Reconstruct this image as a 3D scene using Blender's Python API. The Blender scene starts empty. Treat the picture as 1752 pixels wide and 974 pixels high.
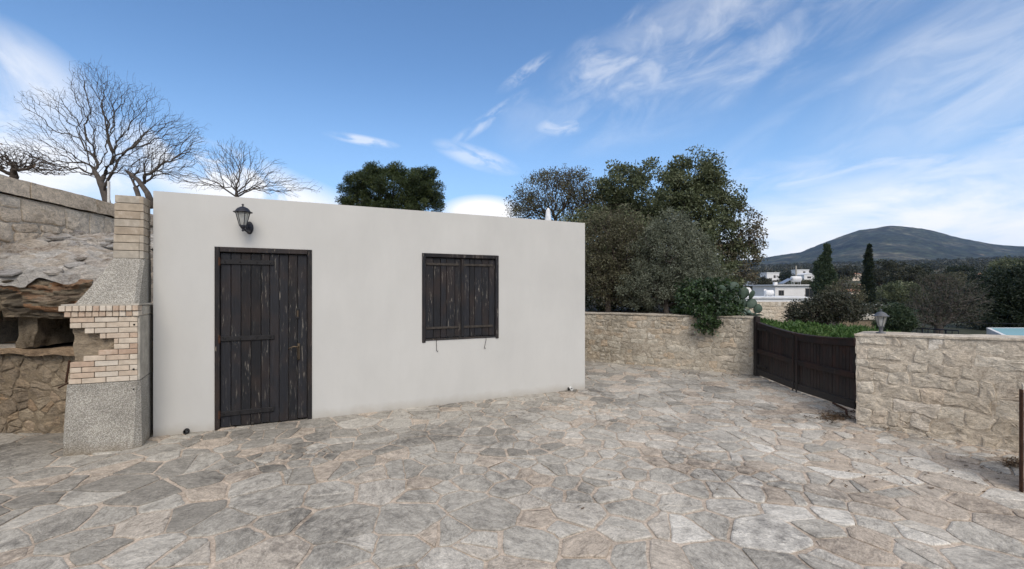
import bpy, math, random
import numpy as np
from mathutils import Vector, noise
random.seed(7); rng = np.random.default_rng(7)
S = bpy.context.scene
R = math.radians
# ------------------------------------------------------------------ camera
F, CX, HY, EYE = 780.0, 876.0, 495.0, 1.6       # focal length in photo pixels, principal column, horizon row
cam = bpy.data.cameras.new('camera'); cam_o = bpy.data.objects.new('camera', cam)
S.collection.objects.link(cam_o); S.camera = cam_o
cam.sensor_width = 36.0; cam.lens = F/1752*36; cam.shift_y = 8/1752
cam.clip_start = 0.05; cam.clip_end = 30000
cam_o.location = (0, 0, EYE); cam_o.rotation_euler = (R(90), 0, 0)
S.render.resolution_x = 1024; S.render.resolution_y = 569
S.view_settings.view_transform = 'Standard'; S.view_settings.look = 'None'
S.view_settings.exposure = 0.70; S.view_settings.gamma = 1
S.cycles.use_denoising = True
S.cycles.max_bounces = 6; S.cycles.volume_bounces = 0; S.cycles.transparent_max_bounces = 12
SUN_EL, SUN_AZ = R(44), R(168)      # azimuth from +Y, clockwise positive: behind the camera

def pt(px, py, d): return Vector(((px-CX)/F*d, d, EYE+(HY-py)/F*d))
def azel(px, py):
    x, z = (px-CX)/F, (HY-py)/F
    return math.atan2(x, 1), math.atan2(z, math.hypot(x, 1))

# ------------------------------------------------------------------ node helper
class NT:
    def __init__(s, tree): s.t = tree; s.n = tree.nodes; s.l = tree.links
    def node(s, typ, ins=None, **props):
        nd = s.n.new(typ)
        for k, v in props.items(): setattr(nd, k, v)
        for k, v in (ins or {}).items():
            if isinstance(v, bpy.types.NodeSocket): s.l.new(v, nd.inputs[k])
            elif v is not None: nd.inputs[k].default_value = v
        return nd
    def math(s, op, a, b=None, c=None, clamp=False):
        d = {0: a}
        if b is not None: d[1] = b
        if c is not None: d[2] = c
        return s.node('ShaderNodeMath', d, operation=op, use_clamp=clamp).outputs[0]
    def vmath(s, op, a, b=None):
        d = {0: a}
        if b is not None: d[1] = b
        return s.node('ShaderNodeVectorMath', d, operation=op).outputs[0]
    def noise(s, vec, scale, detail=4, rough=.55, dist=0.0, out=0):
        return s.node('ShaderNodeTexNoise', {'Vector': vec, 'Scale': scale, 'Detail': detail, 'Roughness': rough, 'Distortion': dist}).outputs[out]
    def ramp(s, fac, stops, interp='LINEAR'):
        nd = s.node('ShaderNodeValToRGB', {0: fac}); cr = nd.color_ramp; cr.interpolation = interp
        while len(cr.elements) < len(stops): cr.elements.new(.5)
        for e, (p, c) in zip(cr.elements, stops):
            e.position = p
            e.color = (c, c, c, 1) if isinstance(c, (int, float)) else (*c, 1)
        return nd.outputs[0]
    def mix(s, fac, a, b, blend='MIX'):
        nd = s.node('ShaderNodeMix', data_type='RGBA', blend_type=blend)
        for i, v in ((0, fac), (6, a), (7, b)):
            if isinstance(v, bpy.types.NodeSocket): s.l.new(v, nd.inputs[i])
            else: nd.inputs[i].default_value = (*v, 1) if isinstance(v, tuple) and len(v) == 3 else v
        return nd.outputs[2]
    def map(s, vec, scale=(1, 1, 1), rot=(0, 0, 0), loc=(0, 0, 0)):
        return s.node('ShaderNodeMapping', {'Vector': vec, 'Scale': scale, 'Rotation': rot, 'Location': loc}).outputs[0]

# ------------------------------------------------------------------ world: Nishita sky with cirrus by direction
W = bpy.data.worlds.new('World'); S.world = W; W.use_nodes = True
w = NT(W.node_tree); w.n.clear()
sky = w.node('ShaderNodeTexSky', sky_type='NISHITA', sun_disc=False, sun_elevation=SUN_EL, sun_rotation=SUN_AZ,
             air_density=1.0, dust_density=0.6, ozone_density=2.5, altitude=200)
tc = w.node('ShaderNodeTexCoord').outputs['Generated']
sep = w.node('ShaderNodeSeparateXYZ', {0: w.vmath('NORMALIZE', tc)})
X, Y, Z = sep.outputs
az = w.math('ARCTAN2', X, Y); el = w.math('ARCSINE', Z)
ae = w.node('ShaderNodeCombineXYZ', {0: az, 1: el, 2: 0.0}).outputs[0]
total = None
def blob(px, py, rx, ry, ang, amt, stretch=4.0, nscale=7.0, lo=.42, hi=.72, seed=0.0):
    """a cloud patch: an ellipse round one sky direction filled with streaked noise"""
    global total
    a0, e0 = azel(px, py)
    c = w.map(ae, loc=(-a0, -e0, 0))
    c = w.node('ShaderNodeVectorRotate', {'Vector': c, 'Angle': -R(ang)}, rotation_type='Z_AXIS').outputs[0]
    q = w.map(c, scale=(F/1.25/rx, F/1.25/ry, 0))
    ln = w.node('ShaderNodeVectorMath', {0: q}, operation='LENGTH').outputs['Value']
    m = w.math('SUBTRACT', 1.0, ln, clamp=True)
    m = w.math('SMOOTH_MIN', w.math('MULTIPLY', m, 1.8), 1.0, .3)
    n = w.noise(w.map(c, scale=(1, stretch, 1), loc=(seed, seed*1.7, seed)), nscale, 7, .6, .6)
    n = w.node('ShaderNodeMapRange', {0: n, 1: lo, 2: hi}, interpolation_type='SMOOTHSTEP').outputs[0]
    v = w.math('MULTIPLY', w.math('MULTIPLY', n, m), amt)
    total = v if total is None else w.math('MAXIMUM', total, v)
blob(1260, 70, 330, 85, 14, .50, 2.4, 5, .34, .80, 1)
blob(1180, 55, 150, 60, 20, .45, 2.0, 8, .36, .76, 2)
blob(1060, 100, 110, 50, 20, .40, 2.0, 9, .38, .74, 16)
blob(1600, 150, 330, 75, 24, .50, 2.6, 4, .30, .80, 3)
blob(1740, 70, 200, 80, 24, .34, 2.2, 4, .30, .80, 4)
blob(1560, 290, 360, 50, 5, .50, 4.5, 5, .36, .76, 5)
blob(1620, 378, 460, 72, 6, .90, 2.6, 4, .18, .62, 6)
blob(0, 145, 80, 58, -18, .65, 1.5, 6, .28, .66, 7)
blob(60, 300, 330, 70, -14, .90, 1.9, 5, .25, .62, 8)
blob(440, 335, 190, 45, -16, .9, 1.4, 10, .35, .55, 9)
blob(825, 365, 62, 26, 0, 1.3, 1.0, 9, .10, .40, 10)
blob(958, 217, 40, 14, 0, .38, 2.0, 14, .32, .62, 11)
blob(835, 205, 75, 10, 32, .30, 3.0, 14, .38, .66, 12)
blob(620, 240, 50, 7, -4, .5, 3.0, 14, .30, .6, 13)
blob(815, 270, 65, 16, -16, .4, 3.0, 12, .3, .6, 14)
blob(900, 125, 50, 10, 30, .30, 3.0, 14, .38, .66, 15)
# elsewhere in the sky: unseen cloud behind and beside the camera, thickened for neutral fill
flat = w.node('ShaderNodeCombineXYZ', {0: w.math('DIVIDE', X, w.math('ADD', w.math('ABSOLUTE', Z), .12)), 1: w.math('DIVIDE', Y, w.math('ADD', w.math('ABSOLUTE', Z), .12)), 2: 3.0}).outputs[0]
gen = w.noise(w.map(flat, scale=(.55, 1.3, 1), rot=(0, 0, .5)), 1.0, 6, .6, .5)
gen = w.node('ShaderNodeMapRange', {0: gen, 1: .36, 2: .58, 4: .95}).outputs[0]
back = w.node('ShaderNodeMapRange', {0: Y, 1: .55, 2: .1}, interpolation_type='SMOOTHSTEP').outputs[0]
total = w.math('MAXIMUM', total, w.math('MULTIPLY', gen, back))
total = w.math('MULTIPLY', total, w.node('ShaderNodeMapRange', {0: Z, 1: -.02, 2: .03}).outputs[0], clamp=True)
skyc = w.node('ShaderNodeHueSaturation', {'Saturation': 1.13, 'Value': 1.12, 'Color': sky.outputs[0]}).outputs[0]
CLOUD = (7.3, 7.2, 7.1)
veil = w.node('ShaderNodeMapRange', {0: Z, 1: 0.0, 2: .45, 3: .60, 4: 0.0}, interpolation_type='SMOOTHSTEP').outputs[0]
col = w.mix(veil, skyc, (2.5, 4.1, 6.8))
col = w.mix(total, col, CLOUD)
bg = w.node('ShaderNodeBackground', {'Color': col, 'Strength': 0.10})
w.node('ShaderNodeOutputWorld', {0: bg.outputs[0]})

# ------------------------------------------------------------------ sun: soft, through thin cloud
sun = bpy.data.lights.new('sun', 'SUN'); sun.energy = 1.5; sun.angle = R(32); sun.color = (1, .90, .78)
sun_o = bpy.data.objects.new('sun', sun); S.collection.objects.link(sun_o)
sd = Vector((math.sin(SUN_AZ)*math.cos(SUN_EL), math.cos(SUN_AZ)*math.cos(SUN_EL), math.sin(SUN_EL)))
sun_o.rotation_euler = (-sd).to_track_quat('-Z', 'Y').to_euler()

# ------------------------------------------------------------------ materials
def new_mat(name):
    m = bpy.data.materials.new(name); m.use_nodes = True
    t = NT(m.node_tree); t.n.clear(); return m, t
def finish(t, col, rough=.85, bump=None, bstr=.4, bdist=.01, metallic=0.0, spec=.3, extra=None):
    ins = {'Base Color': (*col, 1) if isinstance(col, tuple) else col, 'Roughness': rough, 'Metallic': metallic, 'Specular IOR Level': spec}
    p = t.node('ShaderNodeBsdfPrincipled', ins)
    if bump is not None:
        b = t.node('ShaderNodeBump', {'Strength': bstr, 'Distance': bdist, 'Height': bump})
        t.l.new(b.outputs[0], p.inputs['Normal'])
    out = p.outputs[0] if extra is None else extra(p.outputs[0])
    t.node('ShaderNodeOutputMaterial', {0: out})
def coords(t): return t.node('ShaderNodeTexCoord').outputs['Object']
def tint(t):
    a = t.node('ShaderNodeAttribute', attribute_name='tint')
    s = t.node('ShaderNodeSeparateColor', {0: a.outputs['Color']})
    return a.outputs['Vector'], s.outputs[0], s.outputs[1], s.outputs[2]
def simple(name, col, rough=.6, metallic=0.0, var=.25, scale=8, bstr=.2, bdist=.003, spec=.3):
    m, t = new_mat(name); c = coords(t)
    n = t.noise(c, scale, 5, .6); n2 = t.noise(c, scale*9, 4, .6)
    f = t.ramp(n, [(.3, 1-var), (.7, 1+var)])
    v = t.mix(1.0, col, f, 'MULTIPLY')
    v = t.mix(.35, v, t.mix(1.0, v, t.ramp(n2, [(.35, .7), (.65, 1.25)]), 'MULTIPLY'))
    finish(t, v, rough, n2, bstr, bdist, metallic, spec); return m

def stone_mat(name, ramp, scale=1.0, lam=3.0, stain=(.35, .33, .30), stain_amt=.5, bstr=.6, bdist=.012, stretchz=False, big=.6, rotate=True, alongx=False):
    """weathered limestone; 'tint' gives each stone its own colour and its own stretch of the grain"""
    m, t = new_mat(name); c = coords(t); tv, r, g, b = tint(t)
    off = t.vmath('ADD', c, t.vmath('SCALE', tv)) if False else t.vmath('ADD', c, t.vmath('MULTIPLY', tv, (37.0, 53.0, 71.0)))
    if rotate:
        off = t.node('ShaderNodeVectorRotate', {'Vector': off, 'Angle': t.math('MULTIPLY', g, 6.28)}, rotation_type='Z_AXIS').outputs[0]
    base = t.ramp(r, ramp)
    lamv = t.map(off, scale=(1, lam, 1) if not stretchz else ((1, lam, lam) if alongx else (1, 1, lam)))
    n1 = t.noise(lamv, 9*scale, 8, .68, .8)
    n2 = t.noise(lamv, 45*scale, 6, .7, .4)
    n3 = t.noise(c, big, 4, .6, .3)
    n4 = t.noise(off, 160*scale, 3, .7)
    col = t.mix(1.0, base, t.ramp(n1, [(.28, .56), (.5, 1.0), (.72, 1.34)]), 'MULTIPLY')
    col = t.mix(.85, col, t.mix(1.0, col, t.ramp(n2, [(.33, .62), (.52, 1.0), (.7, 1.3)]), 'MULTIPLY'))
    col = t.mix(.5, col, t.mix(1.0, col, t.ramp(n4, [(.3, .7), (.7, 1.3)]), 'MULTIPLY'))
    # lichen and dirt patches that belong to the stone
    pm = t.math('MULTIPLY', t.ramp(n3, [(.46, 0.0), (.62, 1.0)]), t.ramp(t.noise(off, 13, 6, .75), [(.38, 0.0), (.62, 1.0)]))
    col = t.mix(t.math('MULTIPLY', pm, stain_amt), col, t.mix(1.0, col, stain, 'MULTIPLY'))
    ck = t.math('ABSOLUTE', t.math('SUBTRACT', t.noise(off, 3.2*scale, 5, .62, .6), .5))
    ck = t.math('MULTIPLY', t.ramp(ck, [(0.0, 1.0), (.010, 0.0)]), t.ramp(t.noise(off, 2.0, 2, .5), [(.45, 0.0), (.55, 1.0)]))
    col = t.mix(t.math('MULTIPLY', ck, .5), col, (.10, .085, .07))
    h = t.math('ADD', t.math('MULTIPLY', n1, .9), t.math('ADD', t.math('MULTIPLY', n2, .5), t.math('MULTIPLY', n4, .12)))
    finish(t, col, .88, h, bstr, bdist, 0, .25); return m

M = {}
M['flag'] = stone_mat('flagstone', [(0, (.27, .25, .215)), (.25, (.36, .335, .29)), (.5, (.45, .42, .365)), (.66, (.50, .465, .405)), (.76, (.46, .39, .315)), (.86, (.52, .48, .415)), (1, (.62, .585, .52))],
                      1.1, 1.7, (.40, .40, .41), 1.0, .9, .012, big=.8)
M['flag_mortar'] = stone_mat('pavement_mortar', [(0, (.49, .41, .33)), (1, (.49, .41, .33))], 1.2, 1, (.45, .43, .41), .8, .6, .006, rotate=False, big=.8)
M['wall_stone'] = stone_mat('limestone', [(0, (.52, .455, .365)), (.35, (.57, .505, .41)), (.65, (.61, .55, .455)), (.86, (.57, .48, .375)), (1, (.66, .615, .54))],
                            1.3, 1.6, (.62, .58, .52), .45, 1.0, .014, stretchz=True, rotate=False, big=1.3)
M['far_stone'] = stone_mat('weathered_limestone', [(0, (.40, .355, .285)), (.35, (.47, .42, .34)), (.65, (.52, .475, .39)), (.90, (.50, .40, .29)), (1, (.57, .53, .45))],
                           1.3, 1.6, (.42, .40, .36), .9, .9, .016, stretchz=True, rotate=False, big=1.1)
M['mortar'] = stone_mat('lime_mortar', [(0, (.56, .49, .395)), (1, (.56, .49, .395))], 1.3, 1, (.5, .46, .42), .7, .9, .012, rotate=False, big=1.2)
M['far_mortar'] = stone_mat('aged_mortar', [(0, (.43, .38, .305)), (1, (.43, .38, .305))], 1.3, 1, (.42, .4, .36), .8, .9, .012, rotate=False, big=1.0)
M['oven_stone'] = stone_mat('oven_rubble', [(0, (.25, .20, .145)), (.4, (.31, .25, .18)), (.7, (.36, .295, .21)), (.93, (.38, .26, .16)), (1, (.41, .35, .27))],
                            1.1, 3.0, (.30, .27, .25), .95, 1.0, .03, stretchz=True, rotate=False, big=1.5)
M['oven_mortar'] = stone_mat('oven_mortar', [(0, (.22, .175, .12)), (1, (.22, .175, .12))], 1.3, 1.4, (.45, .42, .4), .7, 1.0, .02, stretchz=True, rotate=False, big=1.3)
M['crust'] = stone_mat('crusted_rock', [(0, (.10, .085, .065)), (.25, (.20, .165, .12)), (.55, (.33, .27, .19)), (.8, (.30, .235, .16)), (.9, (.38, .20, .10)), (1, (.36, .31, .24))],
                       1.2, 5.0, (.25, .22, .19), 1.0, 1.0, .05, stretchz=True, rotate=False, big=2.6, alongx=True)
M['slate'] = stone_mat('layered_rock', [(0, (.40, .385, .37)), (.35, (.52, .495, .455)), (.7, (.52, .46, .39)), (1, (.60, .58, .545))],
                       .6, 4.5, (.42, .34, .28), .9, 1.0, .05, stretchz=True, rotate=False, big=2.6, alongx=True)
M['ashlar'] = stone_mat('ashlar_limestone', [(0, (.58, .46, .33)), (.5, (.68, .56, .42)), (1, (.72, .62, .49))], 1.2, 1.6, (.6, .55, .48), .6, 1.0, .014, stretchz=True, rotate=False, big=1.3)

def plaster(name, colr, scale=1.0, dirt_shade=.0):
    m, t = new_mat(name); c = coords(t)
    n = t.noise(c, .55*scale, 5, .6, .3); n2 = t.noise(t.map(c, scale=(1, 1, .35)), 2.2*scale, 5, .65); n3 = t.noise(c, 90, 3, .6)
    col = t.mix(1.0, colr, t.ramp(n, [(.3, .94), (.7, 1.05)]), 'MULTIPLY')
    col = t.mix(.7, col, t.mix(1.0, col, t.ramp(n2, [(.3, .93), (.7, 1.04)]), 'MULTIPLY'))
    if dirt_shade:      # dirt and painted contact shade along the foot of the wall
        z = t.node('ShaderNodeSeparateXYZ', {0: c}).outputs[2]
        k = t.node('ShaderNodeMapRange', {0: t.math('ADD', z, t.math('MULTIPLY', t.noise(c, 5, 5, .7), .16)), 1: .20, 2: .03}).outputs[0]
        col = t.mix(t.math('MULTIPLY', k, dirt_shade), col, (.36, .33, .28))
    h = t.math('ADD', t.math('MULTIPLY', n3, .12), t.math('MULTIPLY', t.noise(c, 3.5, 3, .5), 1.0))
    finish(t, col, .8, h, .25, .006); return m
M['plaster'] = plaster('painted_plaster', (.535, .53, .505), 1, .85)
M['white_wall'] = plaster('white_render', (.72, .72, .72))
M['cream_wall'] = plaster('cream_render', (.62, .53, .43))

def wood(name, base, flake, amt, warm=(.05, .03, .02), warmamt=.3, low=None):
    m, t = new_mat(name); c = coords(t); tv, r, g, b = tint(t)
    off = t.vmath('ADD', c, t.vmath('MULTIPLY', tv, (11.0, 17.0, 5.0)))
    gr = t.noise(t.map(off, scale=(1, 1, .05)), 110, 6, .7, .3)
    fl = t.noise(t.map(off, scale=(1, 1, .10)), 62, 7, .72, .5)
    pa = t.noise(off, 3.2, 3, .5)
    col = t.mix(1.0, base, t.ramp(r, [(0, .7), (1, 1.5)]), 'MULTIPLY')
    col = t.mix(1.0, col, t.ramp(gr, [(.3, .55), (.7, 1.7)]), 'MULTIPLY')
    col = t.mix(t.math('MULTIPLY', t.ramp(pa, [(.45, 0.0), (.65, 1.0)]), warmamt), col, warm)
    k = t.math('MULTIPLY', t.ramp(fl, [(.59, 0.0), (.63, 1.0)]), t.ramp(t.noise(off, 2.1, 2, .5), [(.42, .05), (.6, 1.0)]))
    if low is not None:
        z = t.node('ShaderNodeSeparateXYZ', {0: c}).outputs[2]
        lw = t.node('ShaderNodeMapRange', {0: t.math('ADD', z, t.math('MULTIPLY', fl, .5)), 1: .75, 2: .3}).outputs[0]
        col = t.mix(t.math('MULTIPLY', lw, .8), col, low)
    col = t.mix(t.math('MULTIPLY', k, amt), col, flake)
    finish(t, col, .75, t.math('ADD', gr, t.math('MULTIPLY', fl, .8)), .5, .004, 0, .35); return m
M['black_wood'] = wood('peeling_black_paint', (.0085, .009, .0115), (.34, .31, .26), .7)
M['worn_wood'] = wood('worn_frame_wood', (.013, .012, .013), (.30, .25, .19), .9, (.05, .03, .02), .4)
M['gate_wood'] = wood('dark_brown_gate_wood', (.015, .0105, .0095), (.15, .12, .095), .35, (.045, .016, .010), .5, (.05, .044, .038))
M['iron'] = simple('dark_iron', (.020, .019, .020), .55, .3, .3, 20)
M['rust'] = simple('rusty_iron', (.06, .028, .016), .8, .2, .4, 30)
M['strap'] = simple('weathered_strap', (.045, .038, .032), .7, .1, .5, 25)
M['bronze'] = simple('worn_bronze', (.10, .075, .05), .5, .6, .3, 20)
M['lamp_black'] = simple('lamp_black', (.016, .017, .024), .45, .2, .25, 20, spec=.5)
M['lamp_grey'] = simple('lamp_grey', (.10, .105, .115), .5, .2, .25, 20, spec=.5)
M['pvc'] = simple('white_pipe', (.6, .6, .58), .5, 0, .1)
M['soil'] = simple('soil', (.10, .075, .05), .95, 0, .4, 3, .8, .02)
M['bark'] = simple('bark', (.085, .068, .055), .9, 0, .35, 14, .8, .02)
M['bark_grey'] = simple('grey_bark', (.105, .09, .078), .9, 0, .35, 14, .8, .02)
M['bark_dark'] = simple('dark_bark', (.035, .030, .026), .9, 0, .3, 14, .8, .02)
M['terracotta'] = simple('terracotta', (.30, .085, .05), .7, 0, .2, 10)
M['roof_tile'] = simple('roof_tile', (.36, .17, .10), .8, 0, .3, 3)
M['roof_white'] = simple('white_roof', (.66, .67, .68), .8, 0, .12, 2)
M['roof_grey'] = simple('grey_roof', (.20, .19, .185), .85, 0, .3, 1)
M['concrete'] = simple('concrete', (.40, .37, .315), .9, 0, .3, 6, .5, .006)
M['frame_dark'] = simple('window_frame', (.10, .09, .085), .5, 0, .1)
M['black_hole'] = simple('soot_shade', (.010, .009, .008), .95, 0, .4, 6)  # soot black, also painted for the shade inside openings and holes
M['tank'] = simple('white_tank', (.70, .70, .70), .5, 0, .08)
M['panel'] = simple('solar_panel', (.20, .22, .26), .25, 0, .1, spec=.6)
M['railing'] = simple('railing_paint', (.02, .022, .03), .5, .2, .1)

def glass_mat():
    m, t = new_mat('window_glass')
    finish(t, (.03, .035, .04), .08, None, spec=.6); return m
M['glass'] = glass_mat()
def lantern_glass():
    m, t = new_mat('lantern_glass'); c = coords(t); n = t.noise(c, 30, 3, .5)
    def ex(sh):
        tr = t.node('ShaderNodeBsdfTransparent', {0: (.85, .86, .85, 1)})
        return t.node('ShaderNodeMixShader', {0: .55, 1: sh, 2: tr.outputs[0]}).outputs[0]
    finish(t, (.55, .55, .52), .25, n, .2, .002, 0, .6, ex); return m
M['lantern_glass'] = lantern_glass()

def pebble_mat():
    m, t = new_mat('pebbledash_concrete'); c = coords(t)
    vo = t.node('ShaderNodeTexVoronoi', {'Vector': c, 'Scale': 115.0}); vd = vo.outputs['Distance']; vc = vo.outputs['Color']
    r = t.node('ShaderNodeSeparateColor', {0: vc}).outputs[0]
    col = t.ramp(r, [(0, (.27, .245, .205)), (.35, (.42, .395, .345)), (.7, (.49, .465, .41)), (1, (.58, .555, .50))])
    col = t.mix(t.ramp(vd, [(.35, 0.0), (.7, 1.0)]), col, (.24, .225, .195))
    n = t.noise(c, 4, 4, .6)
    col = t.mix(1.0, col, t.ramp(n, [(.3, .8), (.7, 1.15)]), 'MULTIPLY')
    z = t.node('ShaderNodeSeparateXYZ', {0: c}).outputs[2]
    k = t.node('ShaderNodeMapRange', {0: t.math('ADD', z, t.math('MULTIPLY', n, .25)), 1: .26, 2: .10}).outputs[0]
    col = t.mix(t.math('MULTIPLY', k, .6), col, (.20, .155, .10))
    finish(t, col, .9, t.math('SUBTRACT', 1.0, vd), .9, .006); return m
M['pebble'] = pebble_mat()
def brick_mat(name, ramp):
    m, t = new_mat(name); c = coords(t); tv, r, g, b = tint(t)
    off = t.vmath('ADD', c, t.vmath('MULTIPLY', tv, (9.0, 8.0, 7.0)))
    n = t.noise(off, 14, 6, .65); n2 = t.noise(off, 90, 4, .6)
    col = t.mix(1.0, t.ramp(r, ramp), t.ramp(n, [(.3, .78), (.7, 1.2)]), 'MULTIPLY')
    col = t.mix(t.ramp(t.noise(off, 7, 5, .7), [(.56, 0.0), (.7, .55)]), col, (.50, .45, .38))
    finish(t, col, .85, n2, .5, .003); return m
M['brick'] = brick_mat('buff_brick', [(0, (.42, .30, .22)), (.35, (.48, .38, .29)), (.7, (.52, .445, .355)), (1, (.57, .51, .43))])
M['chimney_brick'] = brick_mat('chimney_brick', [(0, (.35, .285, .215)), (.5, (.39, .33, .255)), (1, (.37, .34, .29))])

def leaf_mat(name, cols, trans=.25, rough=.55, spec=.35):
    m, t = new_mat(name); tv, r, g, b = tint(t)
    n = len(cols); col = t.ramp(r, [(i/(n-1), c) for i, c in enumerate(cols)])
    def ex(sh):
        tr = t.node('ShaderNodeBsdfTranslucent', {0: col})
        return t.node('ShaderNodeMixShader', {0: trans, 1: sh, 2: tr.outputs[0]}).outputs[0]
    finish(t, col, rough, None, spec=spec, extra=ex); return m
M['leaf_pine'] = leaf_mat('pine_needles', [(.016, .028, .010), (.042, .064, .020), (.12, .145, .05)])
M['leaf_ever'] = leaf_mat('carob_leaves', [(.055, .070, .032), (.105, .125, .062), (.18, .195, .11)])
M['leaf_olive'] = leaf_mat('olive_leaves', [(.085, .100, .066), (.150, .165, .115), (.25, .265, .20)])
M['leaf_brown'] = leaf_mat('thinning_leaves', [(.078, .068, .044), (.105, .105, .060), (.17, .165, .095)])
M['leaf_sparse'] = leaf_mat('autumn_leaves', [(.085, .080, .048), (.13, .12, .075), (.19, .14, .09)])
M['leaf_creeper'] = leaf_mat('creeper_leaves', [(.016, .032, .012), (.034, .062, .022), (.062, .105, .035)], spec=.5, rough=.4)
M['leaf_cypress'] = leaf_mat('cypress_leaves', [(.010, .018, .010), (.018, .030, .014), (.032, .045, .022)])
M['leaf_conifer'] = leaf_mat('conifer_leaves', [(.024, .042, .022), (.045, .070, .034), (.075, .10, .05)])
M['leaf_weed'] = leaf_mat('weed_leaves', [(.035, .075, .018), (.060, .125, .028), (.11, .17, .05)])
M['leaf_scrub'] = leaf_mat('scrub_leaves', [(.028, .034, .020), (.045, .050, .030), (.075, .07, .045)])
M['leaf_dry'] = leaf_mat('dry_leaves', [(.055, .035, .02), (.11, .07, .04), (.19, .14, .09)])
M['cactus'] = simple('cactus_skin', (.055, .085, .062), .6, 0, .25, 6)
M['agave'] = simple('agave_leaf', (.12, .17, .14), .55, 0, .25, 5)

def terrain_mat():
    m, t = new_mat('scrubland'); c = coords(t)
    n = t.noise(c, .012, 8, .65, .5); n2 = t.noise(c, .09, 8, .7); n3 = t.noise(c, 1.2, 6, .7)
    col = t.ramp(n, [(.32, (.035, .042, .022)), (.5, (.060, .060, .034)), (.62, (.11, .085, .05)), (.75, (.16, .13, .085))])
    col = t.mix(1.0, col, t.ramp(n2, [(.35, .55), (.65, 1.4)]), 'MULTIPLY')
    col = t.mix(.6, col, t.mix(1.0, col, t.ramp(n3, [(.35, .5), (.65, 1.5)]), 'MULTIPLY'))
    finish(t, col, .95, n3, .6, .2); return m
M['terrain'] = terrain_mat()
def mountain_mat():
    m, t = new_mat('wooded_mountain'); c = coords(t)
    n = t.noise(c, .0035, 8, .65, .6); n2 = t.noise(c, .022, 8, .72); n3 = t.noise(c, .11, 5, .7)
    col = t.ramp(n, [(.35, (.009, .015, .010)), (.52, (.026, .033, .020)), (.66, (.075, .070, .048))])
    col = t.mix(1.0, col, t.ramp(n2, [(.36, .25), (.5, 1.0), (.64, 2.6)]), 'MULTIPLY')
    col = t.mix(.9, col, t.mix(1.0, col, t.ramp(n3, [(.35, .5), (.65, 1.6)]), 'MULTIPLY'))
    # bare quarry faces and clearings at fixed places on the slope
    def clearing(p, rx, ry, rz, colr, k):
        nonlocal col
        q = t.map(t.vmath('SUBTRACT', c, tuple(p)), scale=(1/rx, 1/ry, 1/rz))
        q = t.vmath('ADD', q, t.vmath('MULTIPLY', t.vmath('SUBTRACT', t.noise(c, .012, 5, .7, 0, 1), (.5, .5, .5)), (2.4, 2.4, 2.4)))
        ln = t.node('ShaderNodeVectorMath', {0: q}, operation='LENGTH').outputs['Value']
        mk = t.math('MULTIPLY', t.ramp(ln, [(.7, 1.0), (1.0, 0.0)]), t.ramp(n2, [(.42, .1), (.55, 1.0)]))
        col = t.mix(t.math('MULTIPLY', mk, k), col, colr)
    clearing(pt(1645, 437, 2400), 60, 300, 14, (.30, .22, .16), .9)
    clearing(pt(1590, 424, 2550), 45, 300, 12, (.26, .22, .18), .6)
    clearing(pt(1434, 431, 2500), 22, 260, 12, (.50, .48, .45), .9)
    finish(t, col, .95, n3, .8, 3.0); return m
M['mountain'] = mountain_mat()
def water_mat():
    m, t = new_mat('pool_water'); c = coords(t)
    finish(t, (.34, .60, .66), .25, t.noise(c, 3, 3, .5), .15, .02, 0, .5); return m
M['water'] = water_mat()

# ------------------------------------------------------------------ mesh building
ORG = {}
def link_mesh(name, V, Fc, mat, parent=None, cols=None, smooth=False, loops=None):
    me = bpy.data.meshes.new(name)
    o = bpy.data.objects.new(name, me); S.collection.objects.link(o)
    org = ORG.get(parent.name, Vector()) if parent else Vector()
    V = np.asarray(V, dtype=np.float64).reshape(-1, 3) - np.array(org)
    if isinstance(Fc, np.ndarray):
        k = Fc.shape[1]; n = len(Fc)
        me.vertices.add(len(V)); me.vertices.foreach_set('co', V.astype(np.float32).ravel())
        me.loops.add(n*k); me.loops.foreach_set('vertex_index', Fc.astype(np.int32).ravel())
        me.polygons.add(n); me.polygons.foreach_set('loop_start', np.arange(0, n*k, k, dtype=np.int32))
        me.update(calc_edges=True)
    else:
        me.from_pydata([tuple(v) for v in V], [], Fc)
    if cols is not None:
        a = me.attributes.new('tint', 'FLOAT_COLOR', 'FACE')
        c = np.ones((len(me.polygons), 4), np.float32); c[:, :3] = cols
        a.data.foreach_set('color', c.ravel())
    if smooth: me.polygons.foreach_set('use_smooth', np.ones(len(me.polygons), dtype=bool))
    me.materials.append(M[mat]); me.update()
    if parent: o.parent = parent; ORG[o.name] = org
    else: ORG[o.name] = Vector()
    return o

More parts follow.
